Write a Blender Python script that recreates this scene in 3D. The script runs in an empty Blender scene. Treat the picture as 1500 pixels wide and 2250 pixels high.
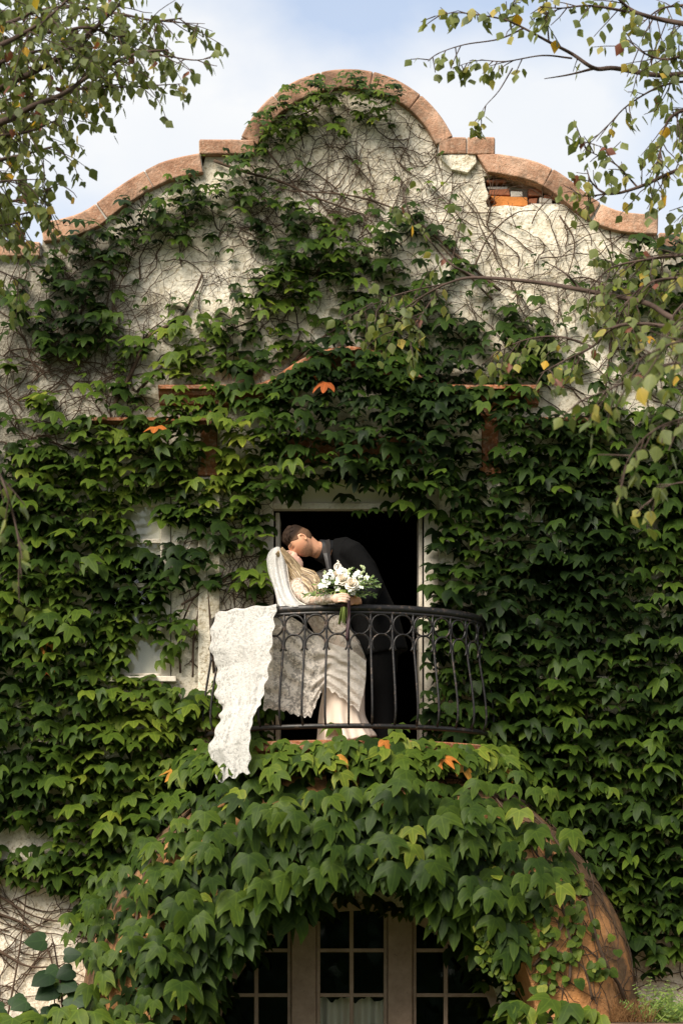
import bpy, bmesh, math, random
import numpy as np
from mathutils import Vector, Matrix, noise as mnoise
rnd = random.Random(7)
rng = np.random.default_rng(11)
S = bpy.context.scene
COL = S.collection
D = 16.0                                   # camera distance from the facade (facade is the plane y = 0)
# ---------------------------------------------------------------- camera
cam = bpy.data.cameras.new('camera'); camo = bpy.data.objects.new('camera', cam); COL.objects.link(camo)
camo.location = (0, -D, 1.6); camo.rotation_euler = (math.pi/2, 0, 0)
cam.sensor_width = 36; cam.lens = 36*D*300/2250
cam.shift_y = (2100-1125)/2250
cam.clip_start = .1; cam.clip_end = 3000
cam.dof.use_dof = True; cam.dof.focus_distance = 15.7; cam.dof.aperture_fstop = 5.6
S.camera = camo
S.render.resolution_x = 682; S.render.resolution_y = 1024
# ---------------------------------------------------------------- world, sun, exposure
SUN = Vector((-.46, -.58, .70)).normalized()
EL = math.asin(SUN.z); ROT = math.atan2(SUN.x, SUN.y)
world = bpy.data.worlds.new('World'); S.world = world; world.use_nodes = True
wt = world.node_tree; wt.nodes.clear()
def wn(t, **k):
    n = wt.nodes.new(t)
    for a, b in k.items(): setattr(n, a, b)
    return n
sky = wn('ShaderNodeTexSky', sky_type='NISHITA', sun_disc=False, sun_elevation=EL, sun_rotation=ROT)
bg = wn('ShaderNodeBackground'); bg.inputs[1].default_value = .091
out = wn('ShaderNodeOutputWorld')
tc = wn('ShaderNodeTexCoord'); mp = wn('ShaderNodeMapping'); mp.inputs['Location'].default_value = (.35, 0, .12); mp.inputs['Scale'].default_value = (1, 1, 1.5)
nz = wn('ShaderNodeTexNoise'); nz.inputs['Scale'].default_value = 5.0; nz.inputs['Detail'].default_value = 7; nz.inputs['Roughness'].default_value = .52
cr = wn('ShaderNodeValToRGB'); cr.color_ramp.elements[0].position = .36; cr.color_ramp.elements[1].position = .56
cr.color_ramp.elements[0].color = (.38, .38, .38, 1); cr.color_ramp.elements[1].color = (1, 1, 1, 1)
nz2 = wn('ShaderNodeTexNoise'); nz2.inputs['Scale'].default_value = 11.0; nz2.inputs['Detail'].default_value = 6
cr2 = wn('ShaderNodeValToRGB'); cr2.color_ramp.elements[0].position = .3; cr2.color_ramp.elements[1].position = .7
cr2.color_ramp.elements[0].color = (6.7, 7.0, 7.4, 1); cr2.color_ramp.elements[1].color = (7.5, 7.55, 7.6, 1)
mx = wn('ShaderNodeMix', data_type='RGBA')
L = wt.links.new
L(tc.outputs['Generated'], mp.inputs[0]); L(mp.outputs[0], nz.inputs['Vector']); L(mp.outputs[0], nz2.inputs['Vector'])
L(nz.outputs[0], cr.inputs[0]); L(nz2.outputs[0], cr2.inputs[0])
L(cr.outputs[0], mx.inputs[0]); skm = wn('ShaderNodeMix', data_type='RGBA', blend_type='MULTIPLY'); skm.inputs[0].default_value = 1; skm.inputs[7].default_value = (1.7, 1.7, 1.7, 1); L(sky.outputs[0], skm.inputs[6]); L(skm.outputs[2], mx.inputs[6]); L(cr2.outputs[0], mx.inputs[7])
L(mx.outputs[2], bg.inputs[0]); L(bg.outputs[0], out.inputs[0])
sl = bpy.data.lights.new('sun', 'SUN'); sl.energy = 5.0; sl.angle = math.radians(38); sl.color = (1, .93, .82)
so = bpy.data.objects.new('sun', sl); COL.objects.link(so); so.location = SUN*60
so.rotation_euler = (-SUN).to_track_quat('-Z', 'Y').to_euler()
vs = S.view_settings; vs.view_transform = 'Standard'; vs.look = 'None'; vs.gamma = 1; vs.use_curve_mapping = False; vs.exposure = 0.53
S.cycles.max_bounces = 8; S.cycles.transparent_max_bounces = 24; S.cycles.use_denoising = True

# ---------------------------------------------------------------- helpers
def P(px, py, y=0.0):
    """a point of the photograph (1500 x 2250) at the depth y in metres"""
    k = (y+D)/D
    return Vector(((px-750)/300*k, y, 1.6+(2100-py)/300*k))
def proj(v):
    k = D/(v[1]+D)
    return 750+v[0]*300*k, 2100-(v[2]-1.6)*300*k
def sm(a, b, x):
    t = min(1, max(0, (x-a)/(b-a))); return t*t*(3-2*t)
class MB:
    def __init__(s): s.v = []; s.f = []; s.t = []
    def add(s, vs, fs, tone=.5):
        o = len(s.v); s.v += [tuple(v) for v in vs]; s.f += [tuple(i+o for i in f) for f in fs]; s.t += [tone]*len(vs)
    def box(s, x0, x1, y0, y1, z0, z1, tone=.5):
        s.add([(x, y, z) for x in (x0, x1) for y in (y0, y1) for z in (z0, z1)],
              [(0,1,3,2), (4,6,7,5), (0,4,5,1), (2,3,7,6), (0,2,6,4), (1,5,7,3)], tone)
    def tube(s, pts, rad, n=6, tone=.5, caps=True, flat=None):
        pts = [Vector(p) for p in pts]
        if not hasattr(rad, '__len__'): rad = [rad]*len(pts)
        vs = []; up = None
        for i, p in enumerate(pts):
            d = (pts[min(i+1, len(pts)-1)]-pts[max(i-1, 0)])
            d = d.normalized() if d.length > 1e-9 else Vector((0, 0, 1))
            if up is None: up = Vector((0, -1, .01)) if abs(d.y) < .9 else Vector((0, 0, 1))
            a = (up-d*up.dot(d)).normalized(); up = a; b = d.cross(a)
            r = rad[i]; ra, rb = r if hasattr(r, '__len__') else (r, r)
            for k in range(n):
                t = 2*math.pi*k/n
                vs.append(p+a*(ra*math.cos(t))+b*(rb*math.sin(t)))
        fs = [(i*n+k, i*n+(k+1) % n, (i+1)*n+(k+1) % n, (i+1)*n+k) for i in range(len(pts)-1) for k in range(n)]
        if caps: fs += [tuple(range(n))[::-1], tuple((len(pts)-1)*n+k for k in range(n))]
        s.add(vs, fs, tone)
    def ball(s, c, r, nu=10, nv=7, tone=.5, M=None):
        r = r if hasattr(r, '__len__') else (r, r, r); c = Vector(c)
        vs = []
        for j in range(nv+1):
            p = math.pi*j/nv
            for i in range(nu):
                t = 2*math.pi*i/nu
                q = Vector((r[0]*math.sin(p)*math.cos(t), r[1]*math.sin(p)*math.sin(t), r[2]*math.cos(p)))
                vs.append(c+(M @ q if M else q))
        s.add(vs, [(j*nu+i, (j+1)*nu+i, (j+1)*nu+(i+1) % nu, j*nu+(i+1) % nu) for j in range(nv) for i in range(nu)], tone)
    def grid(s, fn, nu, nv, tone=.5, uv=False):
        s.add([fn(i/nu, j/nv) for j in range(nv+1) for i in range(nu+1)],
              [(j*(nu+1)+i, j*(nu+1)+i+1, (j+1)*(nu+1)+i+1, (j+1)*(nu+1)+i) for j in range(nv) for i in range(nu)], tone)
        if uv: s.uvs = [(i/nu, j/nv) for j in range(nv+1) for i in range(nu+1)]
    def mesh(s, name, smooth=False):
        me = bpy.data.meshes.new(name); me.from_pydata(s.v, [], s.f)
        at = me.attributes.new('tone', 'FLOAT', 'POINT'); at.data.foreach_set('value', s.t)
        if hasattr(s, 'uvs'):
            ul = me.uv_layers.new(name='UVMap')
            for lp in me.loops: ul.data[lp.index].uv = s.uvs[lp.vertex_index]
        if smooth: me.shade_smooth()
        me.update(); return me
    def build(s, name, mat, parent=None, smooth=False, bevel=0, kind=None, label=None):
        return link(name, s.mesh(name, smooth), mat, parent, bevel, kind, label)
def link(name, me, mat, parent=None, bevel=0, kind=None, label=None):
    o = bpy.data.objects.new(name, me); COL.objects.link(o)
    if mat and not me.materials: me.materials.append(mat)
    if parent: attach(o, parent)
    if bevel:
        m = o.modifiers.new('bevel', 'BEVEL'); m.width = bevel; m.segments = 2; m.limit_method = 'ANGLE'
    if kind: o['kind'] = kind
    if label: o['label'] = label
    return o
def root_of(p):
    m = Matrix.Translation(p.location)
    return (root_of(p.parent) if p.parent else Matrix()) @ Matrix() if p.type == 'MESH' else m
def attach(o, parent):
    o.parent = parent
    if parent.type == 'EMPTY': o.matrix_parent_inverse = Matrix.Translation(parent.location).inverted()
def thing(name, label, cat, loc=(0, 0, 0), group=None):
    o = bpy.data.objects.new(name, None); COL.objects.link(o); o.location = loc; o.empty_display_size = .2
    o['label'] = label; o['category'] = cat
    if group: o['group'] = group
    return o
def baked(o, mods):
    """apply (type, settings) modifiers to a mesh object without operators"""
    for t, kw in mods:
        m = o.modifiers.new(t, t)
        for k, v in kw.items(): setattr(m, k, v)
    bpy.context.view_layer.update(); dg = bpy.context.evaluated_depsgraph_get()
    me = bpy.data.meshes.new_from_object(o.evaluated_get(dg)); o.modifiers.clear(); old = o.data; o.data = me
    bpy.data.meshes.remove(old); return o
# ---------------------------------------------------------------- materials
class NT:
    def __init__(s, name):
        s.m = bpy.data.materials.new(name); s.m.use_nodes = True; s.t = s.m.node_tree; s.t.nodes.clear()
        s.o = s.n('ShaderNodeOutputMaterial'); s.b = s.n('ShaderNodeBsdfPrincipled'); s.l(s.b.outputs[0], s.o.inputs[0])
        s.tc = s.n('ShaderNodeTexCoord')
    def n(s, t, **k):
        n = s.t.nodes.new(t)
        for a, b in k.items():
            if isinstance(a, str) and a.startswith('i_'): n.inputs[a[2:].replace('_', ' ')].default_value = b
            else: setattr(n, a, b)
        return n
    def l(s, a, b): s.t.links.new(a, b)
    def noise(s, scale, detail=4, rough=.55, vec=None, dist=0):
        n = s.n('ShaderNodeTexNoise'); n.inputs['Scale'].default_value = scale; n.inputs['Detail'].default_value = detail
        n.inputs['Roughness'].default_value = rough; n.inputs['Distortion'].default_value = dist
        s.l(vec or s.tc.outputs['Object'], n.inputs['Vector']); return n.outputs[0]
    def vor(s, scale, feature='F1', vec=None, out=0):
        n = s.n('ShaderNodeTexVoronoi', feature=feature); n.inputs['Scale'].default_value = scale
        s.l(vec or s.tc.outputs['Object'], n.inputs['Vector']); return n.outputs[out]
    def ramp(s, fac, stops):
        r = s.n('ShaderNodeValToRGB'); e = r.color_ramp.elements
        while len(e) < len(stops): e.new(.5)
        for q, (p, c) in zip(e, stops):
            q.position = p; q.color = (*c, 1) if hasattr(c, '__len__') else (c, c, c, 1)
        s.l(fac, r.inputs[0]); return r.outputs[0]
    def mix(s, fac, a, b, mode='MIX'):
        m = s.n('ShaderNodeMix', data_type='RGBA', blend_type=mode)
        for x, i in ((fac, 0), (a, 6), (b, 7)):
            if hasattr(x, 'is_linked') or hasattr(x, 'links'): s.l(x, m.inputs[i])
            elif hasattr(x, '__len__'): m.inputs[i].default_value = (*x, 1)
            else: m.inputs[i].default_value = x
        return m.outputs[2]
    def math(s, op, a, b=0):
        m = s.n('ShaderNodeMath', operation=op)
        for x, i in ((a, 0), (b, 1)):
            if hasattr(x, 'links'): s.l(x, m.inputs[i])
            else: m.inputs[i].default_value = x
        return m.outputs[0]
    def attr(s, name='tone'): return s.n('ShaderNodeAttribute', attribute_name=name).outputs['Fac']
    def bump(s, h, strength=.5, dist=.02):
        b = s.n('ShaderNodeBump'); b.inputs['Strength'].default_value = strength; b.inputs['Distance'].default_value = dist
        s.l(h, b.inputs['Height']); s.l(b.outputs[0], s.b.inputs['Normal'])
    def set(s, color=None, rough=.7, spec=.3, metal=0):
        if color is not None:
            if hasattr(color, 'links'): s.l(color, s.b.inputs['Base Color'])
            else: s.b.inputs['Base Color'].default_value = (*color, 1)
        if hasattr(rough, 'links'): s.l(rough, s.b.inputs['Roughness'])
        else: s.b.inputs['Roughness'].default_value = rough
        s.b.inputs['Specular IOR Level'].default_value = spec; s.b.inputs['Metallic'].default_value = metal
        return s.m
def simple(name, c, rough=.7, spec=.3, var=.25, scale=8, bump=.2, bscale=60, metal=0):
    t = NT(name); n = t.noise(scale, 5)
    col = t.mix(n, [x*(1-var) for x in c], [min(1, x*(1+var)) for x in c])
    t.bump(t.noise(bscale, 4), bump, .01)
    return t.set(col, rough, spec, metal)
M = {}
# roughcast plaster with weather stains
t = NT('plaster'); sep = t.n('ShaderNodeSeparateXYZ'); t.l(t.tc.outputs['Object'], sep.inputs[0])
X, Z = sep.outputs[0], sep.outputs[2]
base = t.ramp(t.noise(2.2, 6, .62), [(.3, (.60, .52, .39)), (.5, (.80, .72, .575)), (.72, (.86, .80, .675))])
n2 = t.noise(36, 6, .72)
base = t.mix(t.ramp(n2, [(.36, 1), (.50, 0)]), base, (.36, .28, .165))
n3 = t.noise(3.4, 7, .68, dist=.6)
base = t.mix(t.math('MULTIPLY', t.ramp(n3, [(.52, 0), (.68, 1)]), .7), base, (.36, .30, .19))
# greyer, darker mottled tone on the left side of the house
g = t.math('ADD', t.math('MULTIPLY', X, -1.15), t.math('MULTIPLY', t.noise(1.6, 5), 1.6))
gz = t.math('SUBTRACT', 1, t.math('ABSOLUTE', t.math('MULTIPLY', t.math('SUBTRACT', Z, 6.2), .85)))
gm = t.ramp(t.math('ADD', g, t.math('MULTIPLY', gz, .9)), [(.0, 0), (.01, 0)])
gr = t.n('ShaderNodeMapRange', interpolation_type='SMOOTHSTEP'); t.l(t.math('ADD', g, t.math('MULTIPLY', gz, .8)), gr.inputs[0])
gr.inputs[1].default_value = 2.7; gr.inputs[2].default_value = 3.8
grey = t.mix(t.ramp(t.noise(48, 4, .7), [(.42, 0), (.6, 1)]), (.12, .105, .08), (.34, .31, .25))
base = t.mix(t.math('MULTIPLY', gr.outputs[0], .85), base, grey)
hh = t.math('ADD', t.math('MULTIPLY', t.noise(46, 5, .65), .7), t.math('MULTIPLY', t.noise(9, 4), .9))
t.bump(hh, .65, .03)
M['plaster'] = t.set(base, .9, .15)
# terracotta coping / mouldings
def terracotta(name, a, b, c, lichen):
    t = NT(name)
    col = t.ramp(t.noise(7, 6, .6), [(.3, a), (.52, b), (.75, c)])
    col = t.mix(t.ramp(t.noise(38, 5, .7), [(.5, 0), (.66, .7)]), col, (.56, .40, .29))
    col = t.mix(t.ramp(t.noise(4.5, 6, .7, dist=1), [(.49, 0), (.66, lichen)]), col, (.16, .12, .085))
    col = t.mix(1.0, col, t.ramp(t.attr(), [(0, (.72, .68, .66)), (1, (1.12, 1.1, 1.08))]), 'MULTIPLY')
    t.bump(t.noise(55, 5, .7), .8, .015)
    return t.set(col, .85, .2)
M['coping'] = terracotta('coping_stone', (.31, .165, .10), (.48, .275, .175), (.60, .41, .30), .7)
M['terra'] = terracotta('terracotta', (.24, .085, .035), (.34, .13, .055), (.40, .19, .09), .8)
t = NT('hood_plaster'); nrm = t.noise(3.2, 6, .62, dist=.5)
col = t.ramp(t.noise(5, 5), [(.3, (.58, .255, .085)), (.6, (.60, .29, .115)), (.8, (.60, .37, .19))])
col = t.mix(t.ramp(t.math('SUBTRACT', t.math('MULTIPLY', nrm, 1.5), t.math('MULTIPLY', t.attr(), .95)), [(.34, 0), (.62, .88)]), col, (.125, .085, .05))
col = t.mix(t.ramp(t.noise(22, 6, .75), [(.54, 0), (.66, .6)]), col, (.20, .13, .075))
t.bump(t.math('ADD', t.noise(40, 5, .7), t.noise(7, 6, .7)), .8, .03); M['hood'] = t.set(col, .85, .2)
M['mortar'] = simple('mortar', (.5, .46, .40), .9, .1)
M['cream'] = None
t = NT('cream_paint'); col = t.ramp(t.noise(14, 6, .7), [(.3, (.48, .41, .31)), (.5, (.66, .59, .48)), (.75, (.72, .67, .57))])
col = t.mix(t.ramp(t.noise(60, 4, .7), [(.6, 0), (.7, .8)]), col, (.16, .10, .06))
t.bump(t.noise(70, 4), .25, .006); M['cream'] = t.set(col, .55, .3)
t = NT('old_pinkish_paint'); col = t.ramp(t.noise(9, 6, .7), [(.3, (.27, .18, .125)), (.7, (.42, .295, .215))])
col = t.mix(t.ramp(t.noise(70, 4, .7), [(.6, 0), (.7, .7)]), col, (.12, .07, .05)); M['pinkish'] = t.set(col, .55, .3)
M['brick_orange'] = simple('orange_brick', (.52, .19, .05), .85, .15, .3, 14, .5, 70)
M['brick_red'] = simple('red_brick', (.30, .115, .06), .85, .15, .35, 14, .5, 70)
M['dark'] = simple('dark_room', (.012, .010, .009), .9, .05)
M['blind'] = simple('white_blind', (.78, .70, .60), .8, .1, .05, 3, .05)
t = NT('glass'); t.set((.9, .92, .9), .02, .5); 
tp = t.n('ShaderNodeBsdfTransparent'); tp.inputs[0].default_value = (.92, .94, .92, 1); gl = t.n('ShaderNodeBsdfGlossy'); gl.inputs['Roughness'].default_value = .02
ms = t.n('ShaderNodeMixShader'); ms.inputs[0].default_value = .05; t.l(tp.outputs[0], ms.inputs[1]); t.l(gl.outputs[0], ms.inputs[2]); t.l(ms.outputs[0], t.o.inputs[0]); M['glass'] = t.m
t = NT('iron'); col = t.mix(t.ramp(t.noise(30, 5, .7), [(.55, 0), (.68, .8)]), (.014, .012, .011), (.13, .085, .06))
t.bump(t.noise(90, 4), .4, .004); M['iron'] = t.set(col, .42, .5, .35)
# leaves: the tone attribute is the leaf's own green, for ivy with shade mixed in (0 dark .. 0.9 yellow green .. 1 autumn red)
def leaf_mat(name, stops, transl, rough=.5, spec=.2, vein=.5):
    t = NT(name); tone = t.attr()
    col = t.ramp(tone, stops)
    uv = t.n('ShaderNodeUVMap').outputs[0]; sp = t.n('ShaderNodeSeparateXYZ'); t.l(uv, sp.inputs[0])
    ax = t.math('ABSOLUTE', sp.outputs[0])
    mid = t.ramp(ax, [(.0, 1), (.035, 0)])
    lat = t.ramp(t.math('ABSOLUTE', t.math('SUBTRACT', t.math('MULTIPLY', ax, -.72), sp.outputs[1])), [(.0, .8), (.045, 0)])
    v = t.math('MULTIPLY', t.math('MAXIMUM', mid, lat), vein)
    col2 = t.mix(v, col, t.mix(1.0, col, (2.2, 2.0, 1.8), 'MULTIPLY'))
    col2 = t.mix(t.math('MULTIPLY', t.ramp(t.noise(14, 4), [(.4, 0), (.7, 1)]), .35), col2, t.mix(1.0, col2, (1.5, 1.35, 1.0), 'MULTIPLY'))
    t.set(col2, rough, spec)
    tr = t.n('ShaderNodeBsdfTranslucent'); t.l(t.mix(1.0, col2, (2.0, 1.9, .8), 'MULTIPLY'), tr.inputs[0])
    ms = t.n('ShaderNodeMixShader'); ms.inputs[0].default_value = transl
    t.l(t.b.outputs[0], ms.inputs[1]); t.l(tr.outputs[0], ms.inputs[2]); t.l(ms.outputs[0], t.o.inputs[0])
    return t.m
M['ivy'] = leaf_mat('ivy_leaf', [(0, (.006, .013, .004)), (.35, (.021, .041, .006)), (.6, (.048, .078, .009)), (.85, (.10, .13, .016)), (.93, (.24, .22, .035)), (.97, (.34, .12, .025)), (1, (.24, .06, .02))], .14, .46, .09)
M['birch_leaf'] = leaf_mat('birch_leaf', [(0, (.04, .05, .014)), (.4, (.074, .096, .026)), (.75, (.135, .155, .045)), (.9, (.26, .22, .05)), (.96, (.45, .26, .025)), (1, (.14, .05, .03))], .32, .5, .25, .25)
M['vine_wood'] = simple('vine_wood', (.085, .056, .038), .9, .1, .4, 20, .4, 90)
M['bark'] = simple('birch_twig_bark', (.07, .045, .034), .8, .2, .4, 12, .4, 60)
M['trunk'] = simple('birch_bark', (.42, .38, .33), .8, .2, .6, 6, .4, 30)
M['ground'] = simple('lawn_ground', (.06, .075, .025), .95, .1, .4, 1.5, .6, 30)
M['stone'] = simple('wall_stone', (.22, .15, .10), .9, .15, .5, 9, .6, 40)
# ================================================================ setting
m = MB(); m.add([(-600, -600, 0), (600, -600, 0), (600, 900, 0), (-600, 900, 0)], [(0, 1, 2, 3)])
m.build('ground', M['ground'], kind='structure')
# ================================================================ the house
house = thing('house', 'old cream house with curved terracotta gable and arched entrance hood, overgrown with ivy', 'house', (0, .2, 0))
def catmull(pts, n=8):
    pts = [Vector(p) for p in pts]; q = [pts[0]*2-pts[1]]+pts+[pts[-1]*2-pts[-2]]; out = []
    for i in range(1, len(q)-2):
        for k in range(n):
            t = k/n; a, b, c, d = q[i-1:i+3]
            out.append(.5*((2*b)+(c-a)*t+(2*a-5*b+4*c-d)*t*t+(3*b-a-3*c+d)*t**3))
    return out+[pts[-1]]
arc = [(762+254*math.sin(a), 411-254*math.cos(a)) for a in [math.radians(-66+132*i/28) for i in range(29)]]
ogL = [tuple(p) for p in catmull([(92, 492), (140, 485), (192, 466), (245, 428), (300, 391), (352, 364), (400, 350), (441, 342)], 4)]
ogR = [tuple(p) for p in catmull([(1088, 343), (1128, 349), (1180, 362), (1232, 388), (1290, 434), (1335, 461), (1385, 473), (1443, 475)], 4)]
sections = [([(-420, 537), (-200, 537), (92, 537)], 32, 4), (ogL, 43, 3), ([(438, 313), (500, 313), (561, 313)], 32, 1), (arc, 41, 5),
            ([(962, 307), (1020, 307), (1086, 307)], 37, 2), (ogR, 43, 3), ([(1443, 517), (1620, 517), (1950, 517)], 32, 4)]
def px3(p, y): return (( p[0]-750)/300, y, 1.6+(2100-p[1])/300)
def resample(path, n):
    a = np.array(path, float); s = np.r_[0, np.cumsum(np.hypot(*np.diff(a, axis=0).T))]
    u = np.linspace(0, s[-1], n); return np.c_[np.interp(u, s, a[:, 0]), np.interp(u, s, a[:, 1])], s[-1]
wall_top = []
mort = MB()
def band_mb(mb, a, th, y0, y1, cut=0, wob=0):
    d = np.gradient(a, axis=0); d /= np.linalg.norm(d, axis=1)[:, None]; nr = np.c_[-d[:, 1], d[:, 0]]
    a = a.copy(); a[0] += d[0]*cut; a[-1] -= d[-1]*cut
    vs = []
    for p, q in zip(a, nr):
        o = p; i = p+q*th; w = rnd.uniform(-wob, wob)
        vs += [px3(o, y0+w+.02), px3((o+q*3), y0+w), px3(i, y0+w+.012), px3(i+q*3, y1), px3(o, y1)]
    n = len(a)
    fs = [(k*5+j, k*5+(j+1) % 5, (k+1)*5+(j+1) % 5, (k+1)*5+j) for k in range(n-1) for j in range(5)]
    fs += [tuple(range(5))[::-1], tuple((n-1)*5+j for j in range(5))]
    mb.add(vs, fs)
coping_faces = []
for path, th, ns in sections:
    per = 7; a, ln = resample(path, ns*per+1)
    for k in range(ns):
        seg = a[k*per:(k+1)*per+1]; mb = MB(); band_mb(mb, seg, th+rnd.uniform(-1, 1), -.07+rnd.uniform(-.006, .006), .43, 1.5, .004); mb.t = [rnd.random()]*len(mb.v)
        mb.build('coping_stone', M['coping'], house, bevel=.008)
    band_mb(mort, a, th-3, -.052, .42)
    d = np.gradient(a, axis=0); d /= np.linalg.norm(d, axis=1)[:, None]; nr = np.c_[-d[:, 1], d[:, 0]]
    coping_faces.append(a+nr*th*.5)
    w = a+nr*th*.6
    wall_top += [tuple(p) for p in w]
mort.build('mortar_bed', M['mortar'], house)
mb = MB(); mb.add([px3(p, y) for y in (-.062, .4) for p in ((1046, 346), (1092, 344), (1100, 388), (1070, 384))], [(0, 1, 2, 3), (7, 6, 5, 4), (0, 4, 5, 1), (1, 5, 6, 2), (2, 6, 7, 3), (3, 7, 4, 0)])
mb.build('coping_stone', M['coping'], house, bevel=.008)
# clean self-crossings where the sections meet: keep a monotone outline
wt_ = [(-420, 556)]
for p in wall_top:
    if p[0] >= wt_[-1][0]-6: wt_.append(p)
def curve_fill(loops, half, y_mid):
    cu = bpy.data.curves.new('c', 'CURVE'); cu.dimensions = '2D'; cu.fill_mode = 'BOTH'; cu.extrude = half
    for lp in loops:
        sp = cu.splines.new('POLY'); sp.points.add(len(lp)-1); sp.use_cyclic_u = True
        for q, p in zip(sp.points, lp): q.co = ((p[0]-750)/300, 1.6+(2100-p[1])/300, 0, 1)
    o = bpy.data.objects.new('c', cu); COL.objects.link(o); bpy.context.view_layer.update()
    me = bpy.data.meshes.new_from_object(o.evaluated_get(bpy.context.evaluated_depsgraph_get()))
    bpy.data.objects.remove(o); bpy.data.curves.remove(cu)
    co = np.empty(len(me.vertices)*3, np.float32); me.vertices.foreach_get('co', co); co = co.reshape(-1, 3)
    me.vertices.foreach_set('co', np.c_[co[:, 0], y_mid-co[:, 2], co[:, 1]].astype(np.float32).ravel()); me.update()
    bm = bmesh.new(); bm.from_mesh(me); bmesh.ops.recalc_face_normals(bm, faces=bm.faces); bm.to_mesh(me); bm.free()
    return me
ARC_C, ARC_R = (785, 2310), 330
archhole = [(ARC_C[0]+ARC_R*math.cos(math.radians(a)), ARC_C[1]-ARC_R*math.sin(math.radians(a))) for a in range(0, 181, 6)]
archhole = [(ARC_C[0]+ARC_R, 2560)] + archhole + [(ARC_C[0]-ARC_R, 2560)]
hole_door = [(577, 1052), (963, 1052), (963, 1640), (577, 1640)]
hole_wl = [(203, 1088), (377, 1088), (377, 1492), (203, 1492)]
hole_wr = [(1163, 1088), (1337, 1088), (1337, 1492), (1163, 1492)]
hole_br = [(1062, 388), (1090, 384), (1130, 388), (1165, 398), (1205, 416), (1238, 440), (1243, 449), (1160, 450), (1148, 455), (1110, 451), (1070, 455), (1066, 442), (1074, 430), (1066, 412)]
outline = wt_ + [(1950, 540), (1950, 2586), (-420, 2586)]
link('wall', curve_fill([outline, archhole, hole_door, hole_wl, hole_wr, hole_br], .18, .18), M['plaster'], house)
# the broken patch under the right coping: bricks behind the lost plaster
mb = MB(); mb.box(P(1055, 0)[0], P(1250, 0)[0], .15, .33, P(0, 460)[2], P(0, 380)[2]); mb.build('rubble_core', M['mortar'], house)
def slab(name, pts, y0, y1, mat, jit=1.5, parent=house, bev=.006):
    mb = MB(); n = len(pts); q = [(a+rnd.uniform(-jit, jit), b+rnd.uniform(-jit, jit)) for a, b in pts]
    mb.add([px3(p, y0) for p in q]+[px3(p, y1) for p in q], [tuple(range(n)), tuple(range(n, 2*n))[::-1]]+[(i, n+i, n+(i+1) % n, (i+1) % n) for i in range(n)])
    return mb.build(name, mat, parent, bevel=bev)
R4 = lambda x0, y0, x1, y1: [(x0, y0), (x1, y0), (x1, y1), (x0, y1)]
slab('brick', [(1078, 429), (1157, 430), (1159, 451), (1080, 452), (1092, 446), (1086, 438)], .02, .14, M['brick_orange'])
for r, mt, y in ((R4(1072, 412, 1118, 427), 'brick_red', .03), (R4(1070, 393, 1112, 401), 'brick_red', .02), (R4(1122, 418, 1150, 428), 'mortar', .035),
                 (R4(1162, 430, 1180, 441), 'brick_red', .05), (R4(1184, 432, 1212, 443), 'mortar', .03), (R4(1160, 408, 1190, 424), 'brick_red', .05), (R4(1194, 425, 1232, 436), 'brick_red', .04),
                 (R4(1070, 404, 1116, 410), 'mortar', .05), (R4(1166, 443, 1236, 448), 'mortar', .03)):
    slab('brick' if 'brick' in mt else 'mortar_lump', r, y, .14, M[mt], 2.5)
slab('plaster_block', [(968, 344), (1042, 343), (1046, 362), (1026, 384), (990, 376), (966, 352)], -.045, .02, M['plaster'], 1)
# cornice over the balcony door (drip mould with a raised middle), frieze course, pilasters
def swept(name, path_px, prof, mat, closed_ends=True):
    """prof: (dz up in metres, y) list"""
    a = np.array(path_px, float); d = np.gradient(a, axis=0); d /= np.linalg.norm(d, axis=1)[:, None]; nr = np.c_[d[:, 1], -d[:, 0]]
    vs = [px3(p+q*(dz*300), y) for p, q in zip(a, nr) for dz, y in prof]; n = len(prof)
    fs = [(i*n+k, i*n+(k+1) % n, (i+1)*n+(k+1) % n, (i+1)*n+k) for i in range(len(a)-1) for k in range(n)] + [tuple(range(n)), tuple((len(a)-1)*n+k for k in range(n))[::-1]]
    mb = MB(); mb.add(vs, fs); return mb.build(name, mat, house)
corn = [tuple(p) for p in catmull([(352, 872), (440, 872), (520, 872), (568, 870), (606, 856), (645, 830), (695, 803), (765, 788), (835, 803), (885, 830), (924, 856), (962, 870), (1010, 872), (1090, 872), (1180, 872)], 4)]
swept('cornice', corn, [(.045, .02), (.045, -.17), (.03, -.19), (.012, -.19), (.008, -.15), (-.02, -.14), (-.035, -.10), (-.07, -.085), (-.08, .02)], M['terra'])
for x0, x1 in ((180, 455), (1075, 1360)):
    swept('string_course', [(x0, 928), ((x0+x1)/2, 928), (x1, 928)], [(.02, .02), (.02, -.07), (-.005, -.08), (-.02, -.03), (-.02, .02)], M['terra'])
for xc in (460, 1075):
    mb = MB(); x0, x1 = px3((xc-18, 0), 0)[0], px3((xc+18, 0), 0)[0]
    zt, zb = px3((0, 893), 0)[2], px3((0, 1040), 0)[2]
    mb.box(x0, x1, -.06, .01, zb, zt); mb.box(x0-.03, x1+.03, -.085, .01, zt-.09, zt-.03); mb.box(x0-.02, x1+.02, -.075, .01, zb-.03, zb+.03)
    mb.build('pilaster_capital', M['terra'], house, bevel=.006)
    mb = MB(); mb.box(x0-.02, x1+.02, -.045, .01, px3((0, 1640), 0)[2], zb-.032); mb.build('pilaster', M['plaster'], house, bevel=.01)
mb = MB(); mb.box(P(620, 0)[0], P(930, 0)[0], -.045, .01, P(0, 1022)[2], P(0, 962)[2]); mb.build('frieze_panel', M['terra'], house, bevel=.01)
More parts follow.
